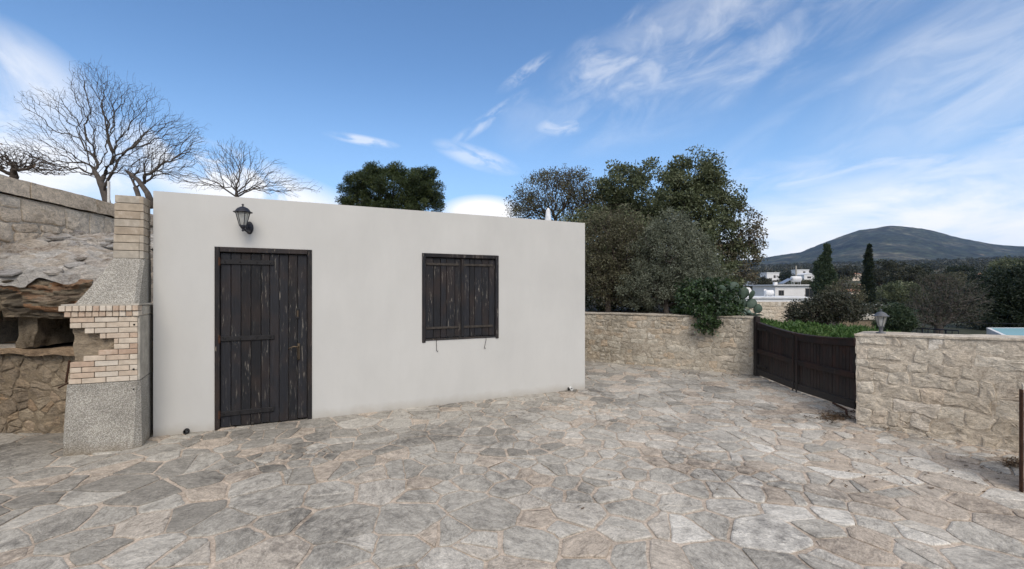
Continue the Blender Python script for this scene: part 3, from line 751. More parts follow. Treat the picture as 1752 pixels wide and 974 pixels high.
# wall lantern
def lantern(root, o, sc, mat, glass, parts=6, phase=.3):
    """o is the underside of the glass; a tapered six sided lantern with dome roof"""
    o = Vector(o); g = MB(); g.lathe(o, [(.034*sc, 0), (.072*sc, .15*sc)], parts, phase=phase, cap=False); g.build('glass', glass, root)
    bars = MB()
    for i in range(parts):
        a = phase+2*math.pi*i/parts; d = Vector((math.cos(a), math.sin(a), 0))
        bars.tube([o+d*.035*sc, o+d*.074*sc+Vector((0, 0, .15*sc))], .0048*sc, 4)
    bars.lathe(o, [(.040*sc, -.008*sc), (.040*sc, .004*sc)], parts, phase=phase); bars.build('frame', mat, root)
    rf = MB(); rf.lathe(o+Vector((0, 0, .15*sc)), [(.070*sc, -.002), (.100*sc, .0), (.100*sc, .006*sc), (.078*sc, .016*sc), (.068*sc, .034*sc), (.050*sc, .052*sc), (.025*sc, .064*sc), (.012*sc, .070*sc)], 18); rf.build('roof', mat, root, True)
    fi = MB(); fi.lathe(o+Vector((0, 0, .218*sc)), [(.006*sc, 0), (.006*sc, .010*sc), (.013*sc, .017*sc), (.013*sc, .024*sc), (.004*sc, .032*sc)], 10); fi.build('finial', mat, root, True)
    bu = MB(); bu.lathe(o+Vector((0, 0, .01*sc)), [(.012*sc, 0), (.012*sc, .03*sc), (.024*sc, .055*sc), (.022*sc, .08*sc), (.008*sc, .098*sc)], 10); bu.build('bulb', 'tank', root, True)
lo = hp(.855, -.19, 2.315)
wl = thing('wall_lantern', hp(.87, 0, 2.30), 'black wall lantern mounted on the white wall above the black door', 'lantern')
lantern(wl, lo, .98, 'lamp_black', 'lantern_glass')
n_ = MB(); n_.lathe(lo, [(.006, -.066), (.012, -.058), (.012, -.048), (.008, -.044), (.022, -.026), (.034, -.006)], 10); n_.build('base_cup', 'lamp_black', wl, True)
a_ = MB(); a_.tube([hp(.905, -.012, 2.30), hp(.905, -.07, 2.262), hp(.895, -.12, 2.258), hp(.872, -.165, 2.27), hp(.855, -.188, 2.288)], [.018, .015, .013, .012, .012], 8); a_.build('arm', 'lamp_black', wl, True)
bp = MB(); bp.loft([[hp(.905+rx*math.cos(2*math.pi*i/16), t, 2.315+rz*math.sin(2*math.pi*i/16)) for i in range(16)] for rx, rz, t in ((.042, .075, .001), (.042, .075, -.008), (.030, .06, -.018), (.012, .03, -.022))]); bp.build('back_plate', 'lamp_black', wl, True)
# lantern on the right hand wall
pl = Vector((4.375, 5.405, 1.075))
gl = thing('pedestal_lantern', pl, 'grey pedestal lantern standing on the pale stone wall beside the gate', 'lantern')
lantern(gl, pl+Vector((0, 0, .085)), .80, 'lamp_grey', 'lantern_glass')
n_ = MB(); n_.lathe(pl, [(.05, -.01), (.05, .012), (.022, .02), (.018, .045), (.024, .055), (.016, .068), (.03, .083)], 12); n_.build('pedestal', 'lamp_grey', gl, True)

# ------------------------------------------------------------------ barbecue beside the outbuilding
BO = Vector((-3.735, 4.575, 0)); BT = R(22.5)
BU = Vector((math.cos(BT), math.sin(BT), 0)); BV = Vector((-math.sin(BT), math.cos(BT), 0))
def bp_(u, v, z): return BO+BU*u+BV*v+Vector((0, 0, z))
bbq = thing('barbecue', bp_(-.3, .3, 0), 'masonry barbecue with buff brick firebox, broken corner and tapered chimney beside the house', 'barbecue')
def oct_ring(u0, u1, v0, v1, z, c): return [bp_(u0+c*.3, v0, z), bp_(u1-c, v0, z), bp_(u1, v0+c, z), bp_(u1-.05, v1, z), bp_(u0, v1, z), bp_(u0, v0+c*.3, z)]
bs = MB(); bs.loft([oct_ring(-.60, .004, -.010, .56, -.05, .06), oct_ring(-.596, .003, -.008, .56, .12, .05), oct_ring(-.572, .0, .0, .56, .60, .03), oct_ring(-.565, .0, .0, .56, .682, .02)]); bs.build('base', 'pebble', bbq)
for (u, z) in ((-.055, .10), (-.05, .60)):
    k = MB(); k.lathe(bp_(u, .001, z), [(.009, 0), (.007, .003)], 8, -BV); k.build('tie_hole', 'black_hole', bbq)
cr = MB(); rough_slab(cr, bp_(-.535, .03, .684), BU, (0, 0, 1), -BV, .48, lambda s: .645, .5, .004, .06, 3)      # block core
cr2 = MB(); cr2.box(bp_(-.19, .014, .684), BU*.187, BV*.52-BU*.045, (0, 0, .646), ch=.008); cr2.build('side_block', 'concrete', bbq)
for (u, z) in ((-.045, 1.245), (-.05, .80)):
    k = MB(); k.lathe(bp_(u, -.002, z), [(.010, 0), (.008, .003)], 8, -BV); k.build('tie_hole', 'black_hole', bbq)
rc = MB(); rough_slab(rc, bp_(-.525, .06, .684), BU, (0, 0, 1), -BV, .36, lambda s: .64, .42, .035, .035, 8); rc.build('rubble_core', 'oven_stone', bbq)
rows = 12; rh = .645/rows
notch = {2: .11, 3: .225, 4: .335, 5: .335, 6: .215, 7: .10}       # how far the broken corner bites in, per course from the top
for r in range(rows):
    z = .684+(rows-1-r)*rh; u0 = -.542; start = notch.get(r, 0); L0 = .186; u = u0-(L0*.52 if r % 2 else 0)
    while u < -.022:
        e0, e1 = max(u, u0+start), min(u+L0-.005, -.02)
        if r == 11 and u < u0+.01: e0 = u0-.012
        if e1-e0 > .018:
            k = MB(); k.box(bp_(e0, .0+rs.uniform(-.003, .003), z+.003), BU*(e1-e0), BV*.05, (0, 0, rh-.006), (rs.random(), rs.random(), rs.random()), .003); k.build('brick', 'brick', bbq)
        u += L0
for j, (ua, n_h, z, v0) in enumerate(((-.580, 11, 1.331, -.012), (-.615, 12, 1.386, -.028))):   # two header courses
    for i in range(n_h):
        wv = .0525 if j == 0 else .0511; k = MB(); k.box(bp_(ua+i*wv, v0+rs.uniform(-.002, .002), z+.002), BU*(wv-.005), BV*.11, (0, 0, .050), (rs.random(), rs.random(), rs.random()), .003); k.build('brick', 'brick', bbq)
lg = MB(); lg.box(bp_(-.575, .085, 1.331), BU*.572, BV*.46-BU*.04, (0, 0, .106), ch=.01); lg.build('ledge_core', 'concrete', bbq)
lg = MB(); rough_slab(lg, bp_(-.60, -.022, 1.4385), BU, (0, 0, 1), -BV, .60, lambda s: .016, .40, .003, .05, 12); lg.build('ledge', 'concrete', bbq)
hd = MB(); rings = []
for t in np.linspace(0, 1, 6):
    a = .50-.0*t; uL = -.515+(.515-.285)*t+.02*math.sin(t*math.pi); vF = .02+.20*t-.02*math.sin(t*math.pi); z = 1.453+.465*t
    rings.append([bp_(uL, vF, z), bp_(-.05-.01*t, vF, z), bp_(-.022-.01*t, vF+.04, z), bp_(-.05, .50, z), bp_(uL, .54, z)])
hd.loft(rings); hd.build('hood', 'pebble', bbq)
ch_ = MB(); ch_.box(bp_(-.27, .25, 1.9), BU*.21, BV*.22, (0, 0, .665)); ch_.build('flue_core', 'concrete', bbq)
ncr = 8; chh = .655/ncr
for r in range(ncr):
    z = 1.92+r*chh; tp = .002*r; zz = (rs.random()*.9, rs.random(), rs.random())
    k = MB(); k.box(bp_(-.290+tp+rs.uniform(-.002, .002), .225+rs.uniform(-.003, .003), z), BU*(.215), BV*.06, (0, 0, chh-.005), zz, .004); k.build('brick', 'chimney_brick', bbq)
    k = MB(); k.box(bp_(-.073+rs.uniform(-.002, .002), .225+rs.uniform(-.003, .003), z), BU*(.038), BV*.25-BU*.012, (0, 0, chh-.005), (rs.random(), rs.random(), rs.random()), .004); k.build('brick', 'chimney_brick', bbq)
    k = MB(); k.box(bp_(-.290+tp, .29, z), BU*(.03), BV*.185, (0, 0, chh-.005), (rs.random(), rs.random(), rs.random()), .004); k.build('brick', 'chimney_brick', bbq)

# ------------------------------------------------------------------ old stone oven on the left
OX0, OX1, OY = -7.0, -4.50, 5.05
oven = thing('stone_oven', (-5.6, OY, 0), 'old rubble stone oven with sooty arch painted dark for shade and rocky domed roof at the left edge', 'oven')
co = MB(); rough_slab(co, (OX0, OY+.02, -.1), (1, 0, 0), (0, 0, 1), (0, -1, 0), OX1-OX0, lambda s: .99, 1.3, .025, .08, 2); co.build('base_core', 'oven_mortar', oven, True)
stone_face(oven, (OX0, OY+.02, -.1), (1, 0, 0), (0, 0, 1), (0, -1, 0), OX1-OX0, lambda s: .97, .085, .19, .016, 'oven_stone', 14, .007, .38, rough=.017)
ld = MB(); rough_slab(ld, (OX0, OY-.09, .875), (1, 0, 0), (0, 0, 1), (0, -1, 0), OX1-OX0+.05, lambda s: .055, 1.2, .030, .06, 6); ld.c = [(.85, .2, .5)]*len(ld.f); ld.build('hearth_ledge', 'oven_stone', oven, True)
# hearth floor slab in front of the arch
ld = MB(); rough_slab(ld, (OX0, OY+.03, .935), (1, 0, 0), (0, 0, 1), (0, -1, 0), 1.56, lambda s: .03, .22, .006, .1, 9); ld.build('hearth_slab', 'slate', oven, True)
# pier between the two openings, cheek beside the barbecue, back of the recesses
pr = MB(); rough_slab(pr, (-5.49, OY+.0, .95), (1, 0, 0), (0, 0, 1), (0, -1, 0), .20, lambda s: .38, .85, .05, .035, 17); pr.c = [(.45, .2, .5)]*len(pr.f); pr.build('pier', 'crust', oven, True)
bk = MB(); bk.box((OX0, OY+.27, .925), (2.4, 0, 0), (0, .9, 0), (0, 0, .012)); bk.build('sooty_shade_floor', 'black_hole', oven)  # floor painted black, as soot and as the shade of the recess
bk = MB(); bk.box((OX0, OY+.80, .93), (1.5, 0, 0), (0, .3, 0), (0, 0, .75)); bk.build('oven_back', 'black_hole', oven)  # black back stands for the shade deep in the arch
bk = MB(); rough_slab(bk, (-5.30, OY+.84, .93), (1, 0, 0), (0, 0, 1), (0, -1, 0), .8, lambda s: .40, .4, .03, .08, 23); bk.c = [(.03, .2, .5)]*len(bk.f); bk.build('niche_back', 'crust', oven, True)  # near-black tint paints the shade inside the niche
ck = MB(); rough_slab(ck, (-4.78, OY+.05, .93), (1, 0, 0), (0, 0, 1), (0, -1, 0), .32, lambda s: .42, .5, .03, .06, 29); ck.c = [(.3, .2, .5)]*len(ck.f); ck.build('cheek', 'oven_stone', oven, True)
# arch and lintel face: a thick slab pierced by the arch
def arch_bottom(x):
    if x < -5.50:
        q = (x+6.05)/.56
        return 1.27+.24*math.sqrt(max(0, 1-q*q)) if abs(q) < 1 else 1.27
    return 1.285+.012*math.sin(x*9)
af = MB(); nx = 90; nzz = 26; th = .8
grid = {}
vs = []
for side, yy in ((0, OY-.05), (1, OY+th)):
    for i in range(nx+1):
        x = OX0+(OX1-OX0)*i/nx; zb = arch_bottom(x)
        for k in range(nzz+1):
            z = zb+(1.72-zb)*k/nzz; t_ = (z-1.28)/.48
            lay = math.floor(z*17+nz(x*1.3, 3, 3)*1.6); blk = math.floor(x*2.6+(lay*7.31) % 1*3+nz(x*2, z*3, 1)*.6)
            bulge = .05*((math.sin(lay*12.9898+blk*78.233)*43758.5453) % 1)-.035*max(0, 1-abs(nz(x*1.9, z*13, 7))*8)+.09*math.sin(min(1, max(0, t_))*math.pi*.9)+.06*nz(x*1.4, z*8, 2)+.04*nz(x*4, z*22, 5)+.03*nz(x*12, z*30, 3)
            grid[(side, i, k)] = len(vs)
            vs.append((x, yy-(bulge if side == 0 else 0), z+.012*nz(x*7, z*7, 8)+.02*nz(x*2, 4, 4)))
fs = []
for i in range(nx):
    for k in range(nzz): fs.append((grid[(0, i, k)], grid[(0, i+1, k)], grid[(0, i+1, k+1)], grid[(0, i, k+1)]))
    fs.append((grid[(0, i, 0)], grid[(1, i, 0)], grid[(1, i+1, 0)], grid[(0, i+1, 0)]))
    fs.append((grid[(0, i, nzz)], grid[(0, i+1, nzz)], grid[(1, i+1, nzz)], grid[(1, i, nzz)]))
af.add(vs, fs, (.72, .3, .5)); af.c = []
for f_ in fs:
    x, _, z = vs[f_[0]]; lay = math.floor(z*19+nz(x*1.3, 3, 3)*2+nz(x*5, z*5, 1)*.8); blk = math.floor(x*2.2+(lay*7.31) % 1*3+nz(x*3, z*9, 1))
    h_ = (math.sin(lay*12.9898+blk*78.233)*43758.5453) % 1
    if x < -5.45 and z < 1.5: h_ = .55+.2*h_
    af.c.append((h_, (h_*7) % 1*.3, (h_*3) % 1*.3))
af.build('rock_lintel', 'crust', oven, False)
# domed roof of layered rock sloping up to the retaining wall
dm = MB(); nu, nv = 120, 110; vs = []
for j in range(nv+1):
    for i in range(nu+1):
        x = OX0-.0+(OX1+.12-OX0)*i/nu; t_ = j/nv; y = OY-.17+2.1*t_
        z = 1.70+.62*(1-(1-t_)**2.1)-.12*max(0, (x+5.0))*t_*1.2
        led = abs(nz(x*1.3+y*.6, y*4.5, 3)); led2 = abs(nz(x*2.6, y*13, 4))
        z += .14*led+.10*led2+.035*nz(x*7, y*24, 5)+.05*nz(x*1.7, y*2, 9)
        y += .04*nz(x*2.5, z*15, 6)
        if j == 0: z -= .10
        vs.append((x, y, z))
fs = [(j*(nu+1)+i, j*(nu+1)+i+1, (j+1)*(nu+1)+i+1, (j+1)*(nu+1)+i) for j in range(nv) for i in range(nu)]
dm.add(vs, fs, (.35, .3, .5)); dm.c = []
for f_ in fs:
    x, y, z = vs[f_[0]]; lay = math.floor(y*13+nz(x*1.6, y, 3)*3+nz(x*6, y*6, 1)); blk = math.floor(x*1.7+(lay*5.37) % 1*3+nz(x*3, y*9, 1))
    h_ = (math.sin(lay*12.9898+blk*78.233)*43758.5453) % 1; dm.c.append((h_, (h_*7) % 1*.3, (h_*3) % 1*.3))
dm.build('dome_roof', 'slate', oven, False)
# flat slates lying loose on the slope
rs = random.Random(12)
for q in range(12):
    x = rs.uniform(-6.3, -4.75); t_ = rs.uniform(.0, .75); y = OY-.17+2.1*t_; z = 1.70+.62*(1-(1-t_)**2.1)-.12*max(0, (x+5.0))*t_*1.2+.055
    n = 7; rr = rs.uniform(.06, .13); tl = 1.3*(1-t_)*.5; a0 = rs.random()*6
    ring = [Vector((x+rr*1.35*math.cos(a0+i*6.283/n)*rs.uniform(.8, 1.1), y+rr*.6*math.sin(a0+i*6.283/n)*rs.uniform(.8, 1.1), 0)) for i in range(n)]
    for p_ in ring: p_.z = z+(p_.y-y)*tl+rs.uniform(-.006, .006)
    k = MB(); k.prism(ring, (0, -.012, rs.uniform(.015, .03)), (rs.random(), rs.random(), rs.random())); k.build('slate_slab', 'slate', oven)
pp = pt(-7, 441, 5.5); pot = MB(); pot.lathe(pp+Vector((-.05, 0, 0)), [(.03, -.06), (.055, -.035), (.07, 0.0), (.055, .035), (.03, .05), (.012, .085), (.008, .12)], 14, (1, 0, .05))
tag(pot.build('clay_pot', 'terracotta', None, True), 'small red clay pot tip lying on the oven roof at the left edge', 'pot')
ir = MB(); ir.tube([pt(113, 655, 4.75), pt(119, 617, 4.76)], .010, 6); ir.tube([pt(100, 664, 4.80), pt(118, 655, 4.72)], .008, 6)
tag(ir.build('iron_rod', 'rust'), 'short dark iron rod propped between the oven and the barbecue', 'rod')

# ------------------------------------------------------------------ gate
gate = thing('wooden_gate', (4.53, 8.5, 0), 'dark brown double leaf wooden gate of vertical boards between the stone walls', 'gate')
g = MB(); g.box((4.47, 8.36, -.05), (.09, 0, 0), (0, .09, 0), (0, 0, 1.15), ch=.008); g.build('gate_post', 'gate_wood', gate)
g = MB(); g.box((4.50, 5.86, -.05), (.09, 0, 0), (0, .09, 0), (0, 0, 1.0), ch=.008); g.build('gate_post', 'gate_wood', gate)
rs = random.Random(44)
def leaf(A, B, hA, hB, sag, n):
    A, B = Vector((*A, 0)), Vector((*B, 0)); U = (B-A).normalized(); L = (B-A).length; N = Vector((U.y, -U.x, 0))
    if N.x > 0: N = -N
    root = thing('gate_leaf', A, None, None); root.parent = gate; root.location = A-Vector((4.53, 8.5, 0))
    hf = lambda s: hA+(hB-hA)*s/L-sag*math.sin(math.pi*s/L)
    for i in range(n):
        s0, s1 = i*L/n+.003, (i+1)*L/n-.003; t0 = rs.uniform(-.003, .003); zb = .035+rs.uniform(0, .02)
        k = MB(); O = A+U*s0+N*t0
        k.prism([O+Vector((0, 0, zb)), O+U*(s1-s0)+Vector((0, 0, zb)), O+U*(s1-s0)+Vector((0, 0, hf(s1)-.012)), O+Vector((0, 0, hf(s0)-.012))], -N*.022, (rs.random(), rs.random(), rs.random()))
        k.build('plank', 'gate_wood', root)
    for nm, fz, wd in (('rail', lambda s: hf(s)-.05, .10), ('rail', lambda s: .42+.05*hf(s), .085), ('rail', lambda s: .085, .11)):
        seg = 8; c_ = (rs.random()*.5, rs.random(), rs.random()); rings = []
        for i in range(seg+1):
            s = L*i/seg; p = A+U*s
            rings.append([p+N*.006+Vector((0, 0, fz(s)-wd/2)), p+N*.036+Vector((0, 0, fz(s)-wd/2+.006)), p+N*.036+Vector((0, 0, fz(s)+wd/2-.006)), p+N*.006+Vector((0, 0, fz(s)+wd/2))])
        k = MB(); k.loft(rings, True, c_); k.build(nm, 'gate_wood', root)
    seg = 8; rings = []       # weathering strip along the top edge
    for i in range(seg+1):
        s = L*i/seg; p = A+U*s; z = hf(s)
        rings.append([p+N*.045+Vector((0, 0, z-.010)), p+N*.045+Vector((0, 0, z+.012)), p-N*.03+Vector((0, 0, z+.012)), p-N*.03+Vector((0, 0, z-.010))])
    k = MB(); k.loft(rings, True); k.build('top_strip', 'gate_wood', root)
    return root, N, U, L
lf1 = leaf((4.53, 8.36), (4.44, 7.12), .985, .905, .012, 20)
lf2 = leaf((4.435, 7.10), (4.50, 5.95), .905, .955, .02, 19)
for (root, N, U, L), s in ((lf1, 1.20), (lf2, .03)):
    k = MB(); A = ORG[root.name]; k.box(A+U*s+N*.037, U*.035, N*.008, (0, 0, .86), ch=.003); k.build('meeting_stile', 'gate_wood', root)
k = MB(); k.tube([(4.40, 6.25, .04), (4.34, 5.92, .035), (4.2, 5.72, .03)], .014, 6); k.build('gate_stop', 'rust', gate)
for y in (8.2,):
    for z in (.86, .20):
        k = MB(); k.box((4.46, 8.30, z), (.012, 0, 0), (0, -.30, 0), (0, 0, .035), ch=.003); k.build('gate_hinge', 'iron', gate)

# ------------------------------------------------------------------ ground beyond
def terr_z(r, a):
    rr = [0, 9, 14, 30, 60, 100, 200, 330, 500, 800, 1200, 1700, 2500, 4500]
    zz = [-.5, -.5, -.6, -.75, -.8, -1.0, 1.0, 5.0, 13, 28, 52, 80, 105, 140]
    z = float(np.interp(r, rr, zz)); k = min(1, r/300)
    return z+k*(2.2*nz(math.sin(a)*r*.012, math.cos(a)*r*.012, 1)+1.0*nz(math.sin(a)*r*.05, math.cos(a)*r*.05, 4)) + (.12*nz(math.sin(a)*r*.3, math.cos(a)*r*.3, 2) if r > 14 else 0)
def polar(name, mat, radii, az0, az1, naz, zf, wrap=False):
    m_ = MB(); vs = []; fs = []
    for r in radii:
        for i in range(naz if wrap else naz+1):
            a = az0+(az1-az0)*i/naz; vs.append((math.sin(a)*r, math.cos(a)*r, zf(r, a)))
    n = naz if wrap else naz+1
    for j in range(len(radii)-1):
        for i in range(naz):
            i2 = (i+1) % n; fs.append((j*n+i, (j+1)*n+i, (j+1)*n+i2, j*n+i2))
    m_.add(vs, fs, (.5,)*3); return m_.build(name, mat, None, True)
terrain = polar('terrain', 'terrain', [.01, 4, 7, 10, 12, 14, 17, 20, 25, 30, 38, 48, 60, 75, 95, 120, 150, 190, 240, 300, 370, 450, 550, 680, 850, 1050, 1300, 1600, 2000, 2600, 3400, 4500], 0, 2*math.pi, 240, terr_z, True)
tag(terrain, 'dry scrubby valley floor rising gently beyond the wall', kind='structure')
# mountain: a wooded ridge about three kilometres off
prof_px = [700, 1000, 1150, 1290, 1330, 1370, 1420, 1468, 1495, 1525, 1560, 1590, 1640, 1700, 1752, 1850, 2000, 2300, 2700]
prof_y = [470, 462, 452, 444, 437, 431, 411, 394, 389.5, 385, 388, 393, 406, 418, 419, 425, 440, 452, 470]
pa = [math.atan((p-CX)/F) for p in prof_px]
def mount_z(r, a):
    D = 3000; y = float(np.interp(a, pa, prof_y)); top = ((HY-y)/F)*D*math.cos(a)**0 
    top = top+EYE
    t_ = (r*math.cos(a)-1500)/1500
    base_ = 58 if t_ > 0 else 40
    if t_ < 1: k = max(0, t_); s_ = k**1.15*(1-.0*k)
    else: s_ = max(0, 1-(t_-1)*.8)
    x_, y_ = math.sin(a)*r, math.cos(a)*r
    gul = abs(nz(x_*.0022, y_*.0012, 3))*70+abs(nz(x_*.006, y_*.004, 8))*26+nz(x_*.02, y_*.02, 5)*9
    fl = min(1, max(0, t_)*1.0)*(1-min(1, max(0, t_))**6*.95)
    return base_+(top-base_)*s_-gul*fl+nz(x_*.012, y_*.03, 6)*4
a0, a1 = math.atan((620-CX)/F), math.atan((2900-CX)/F)
mountain = polar('mountain', 'mountain', list(np.linspace(1500, 4350, 90)), a0, a1, 300, lambda r, a: mount_z(r, a))
tag(mountain, 'dark wooded mountain with pale quarry scars across the valley', kind='structure')

# raised beds held by the walls
def bed(name, poly, z, mat, label, z0=-.9):
    m_ = MB(); m_.prism([(x, y, z0) for x, y in poly], (0, 0, z-z0), (.5,)*3); return tag(m_.build(name, mat), label, kind='structure')
bed('garden_bed', [(-.9, 12.1), (4.25, 9.08), (4.68, 8.86), (5.7, 10.6), (6.6, 12.8), (8.4, 17.5), (-3, 20), (-3, 14)], .98, 'soil', 'raised soil bed behind the low stone wall')
bed('raised_terrace', [(-6.6, 3.9), (-7.55, 10.1), (-6.9, 10.4), (-6.0, 11.2), (-3.1, 14), (-3.1, 40), (-40, 40), (-40, 3.9)], 2.82, 'soil', 'raised terrace held up by the tall retaining wall')

# ------------------------------------------------------------------ trees
def fibonacci(n):
    i = np.arange(n)+.5; ph = np.arccos(1-2*i/n); th = math.pi*(1+5**.5)*i
    return np.stack([np.cos(th)*np.sin(ph), np.sin(th)*np.sin(ph), np.cos(ph)], 1)
def skeleton(trunk, pts, bf, step, up=.15, rg=None):
    """grow limbs from the trunk to every target, balancing short hops against short paths"""
    N = len(pts); cap = 60000; P = np.zeros((cap, 3)); par = np.full(cap, -1); pl = np.zeros(cap); n = 0
    for i, t_ in enumerate(trunk):
        P[n] = t_; par[n] = n-1
        if i: pl[n] = pl[n-1]+np.linalg.norm(P[n]-P[n-1])
        n += 1
    top = P[n-1].copy(); ok0 = max(1, int(n*.45))
    order = np.argsort(((pts-top)**2).sum(1))
    for q in order:
        p = pts[q]; d = np.linalg.norm(P[ok0:n]-p, axis=1); c = d+bf*pl[ok0:n]
        j = int(np.argmin(c))+ok0; L = np.linalg.norm(p-P[j])
        k = max(1, int(L/step)); last = j; a = P[j].copy()
        side = rg.normal(size=3)*.07*L
        for s_ in range(1, k+1):
            t_ = s_/k; x = a+(p-a)*t_+side*math.sin(math.pi*t_)+np.array([0, 0, -up*L*math.sin(math.pi*t_)*.5])
            if n >= cap: break
            P[n] = x; par[n] = last; pl[n] = pl[last]+L/k; last = n; n += 1
    return P[:n], par[:n]
def tubes(P, par, tip, expo, rmax=None, thin_sides=3):
    n = len(P); r = np.zeros(n); acc = np.zeros(n); child = np.zeros(n, int); best = np.full(n, -1); bestr = np.zeros(n)
    for i in range(n-1, -1, -1):
        r[i] = tip if child[i] == 0 else acc[i]**(1/expo)
        if par[i] >= 0:
            acc[par[i]] += r[i]**expo; child[par[i]] += 1
            if r[i] > bestr[par[i]]: bestr[par[i]] = r[i]; best[par[i]] = i
    if rmax: r = np.minimum(r, r*0+rmax)
    D = np.zeros((n, 3)); D[1:] = P[1:]-P[par[1:]]; D[0] = D[1]; D /= np.linalg.norm(D, axis=1)[:, None]+1e-9
    idx = np.arange(1, n); pa_ = par[1:]; cont = best[pa_] == idx
    D0 = np.where(cont[:, None], D[pa_], D[idx]); R0 = np.where(cont, r[pa_], r[idx]*1.1); R1 = r[idx]
    Vs, Fs = [], []; base_ = 0
    for lo_, hi_, k in ((0, .012, thin_sides), (.012, .04, 5), (.04, 9, 9)):
        m_ = (R1 >= lo_) & (R1 < hi_); c = int(m_.sum())
        if not c: continue
        A, B = P[pa_][m_], P[idx][m_]; d0, d1 = D0[m_], D[idx][m_]; r0, r1 = R0[m_], R1[m_]
        def ring(C, d, rr):
            ref = np.where(np.abs(d[:, 2:3]) < .9, np.array([[0, 0, 1.0]]), np.array([[1.0, 0, 0]]))
            u = np.cross(d, ref); u /= np.linalg.norm(u, axis=1)[:, None]+1e-9; v = np.cross(d, u)
            an = 2*math.pi*np.arange(k)/k
            return C[:, None]+(u[:, None]*np.cos(an)[None, :, None]+v[:, None]*np.sin(an)[None, :, None])*rr[:, None, None]
        V = np.concatenate([ring(A, d0, r0), ring(B, d1, r1)], 1).reshape(-1, 3)
        o = (np.arange(c)*2*k)[:, None]+base_; i = np.arange(k); i2 = (i+1) % k
        f = np.stack([o+i, o+i2, o+k+i2, o+k+i], -1).reshape(-1, 4)
        Vs.append(V); Fs.append(f); base_ += len(V)
    return np.concatenate(Vs), np.concatenate(Fs), r
def leaves(C, n_per, spread, size, rg, aspect=.5, tone=None, flat=0.0, droop=0.0):
    """rhombic leaves scattered round clump centres; clumps carry a tone so light and dark masses read"""
    m_ = len(C); tot = m_*n_per
    d = rg.normal(size=(tot, 3)); d /= np.linalg.norm(d, axis=1)[:, None]
    rad = spread*rg.random(tot)**.45; sc = np.repeat(rg.uniform(.65, 1.25, m_), n_per)
    p = np.repeat(C, n_per, 0)+d*(rad*sc)[:, None]*np.array([1, 1, .75])
    a = rg.normal(size=(tot, 3))+d*.8; a[:, 2] -= droop; a /= np.linalg.norm(a, axis=1)[:, None]
    b = np.cross(a, rg.normal(size=(tot, 3))+np.array([0, 0, flat])); b /= np.linalg.norm(b, axis=1)[:, None]+1e-9
    s_ = size*rg.uniform(.6, 1.4, tot)[:, None]
    V = np.stack([p, p+a*s_*.5+b*s_*aspect*.5, p+a*s_, p+a*s_*.5-b*s_*aspect*.5], 1).reshape(-1, 3)
    f = np.arange(tot*4).reshape(-1, 4)
    tn = np.repeat(rg.uniform(.15, .75, m_) if tone is None else tone, n_per)+rg.normal(size=tot)*.2
    col = np.clip(np.stack([tn, rg.random(tot), rg.random(tot)], 1), 0, 1)
    return V, f, col
def in_blobs(blobs, n, rg, shell=.0):
    """points inside a union of ellipsoids (centre, radii, weight)"""
    w_ = np.array([b[2] for b in blobs]); w_ = w_/w_.sum(); k = rg.choice(len(blobs), n, p=w_)
    d = rg.normal(size=(n, 3)); d /= np.linalg.norm(d, axis=1)[:, None]
    r = (shell+(1-shell)*rg.random(n))**.38
    C = np.array([b[0] for b in blobs])[k]; Rr = np.array([b[1] for b in blobs])[k]
    lump = np.array([noise.noise(Vector(v)) for v in (d*1.9+C*.7)])+.5*np.array([noise.noise(Vector(v)) for v in (d*5+C)])
    return C+d*(r*(1+.42*lump))[:, None]*Rr
def tree(name, label, cat, base_, trunk_top, blobs, n_tgt, bf, step, tip, expo, leafm=None, n_clump=0, n_per=0, spread=.3, lsize=.06, bark='bark', seed=1, up=.15, mid=None, aspect=.5, rmax=.3, group=None, shell=.0, droop=0.0, crown_from_targets=False, pts=None, zmin=None, trunk_name='trunk', tones=None):
    rg = np.random.default_rng(seed); base_ = Vector(base_)
    root = thing(name, base_, label, cat, group)
    tp = [np.array(base_)]; tt = np.array(trunk_top); k = max(3, int(np.linalg.norm(tt-tp[0])/max(step, .05)))
    m0 = np.array(mid) if mid is not None else (tp[0]+tt)/2+rg.normal(size=3)*.04*np.linalg.norm(tt-tp[0])
    for i in range(1, k+1):
        t_ = i/k; tp.append((1-t_)**2*np.array(base_)+2*t_*(1-t_)*m0+t_*t_*tt)
    T = pts if pts is not None else in_blobs(blobs, n_tgt, rg, shell)
    if zmin is not None: T[:, 2] = np.maximum(T[:, 2], zmin)
    P, par = skeleton(tp, T, bf, step, up, rg)
    V, f, r = tubes(P, par, tip, expo, rmax)
    link_mesh(trunk_name, V, f, bark, root, np.full((len(f), 3), .5), True)
    if leafm:
        if crown_from_targets or n_clump == 0: C = T
        else: C = in_blobs(blobs, n_clump, rg, .35)
        if zmin is not None: C[:, 2] = np.maximum(C[:, 2], zmin)
        V, f, c = leaves(C, n_per, spread, lsize, rg, aspect, tones(C, rg) if tones else None, 0, droop)
        link_mesh('crown', V, f, leafm, root, c)
    return root
def B(px, py, d, rx, ry, dd=None, w_=None):
    """an ellipsoid centred on the point seen at (px, py) at distance d; radii given in photo pixels"""
    c = pt(px, py, d); k = d/F
    return (tuple(c), (rx*k, (dd if dd else rx*.8)*k, ry*k), w_ if w_ else rx*ry)

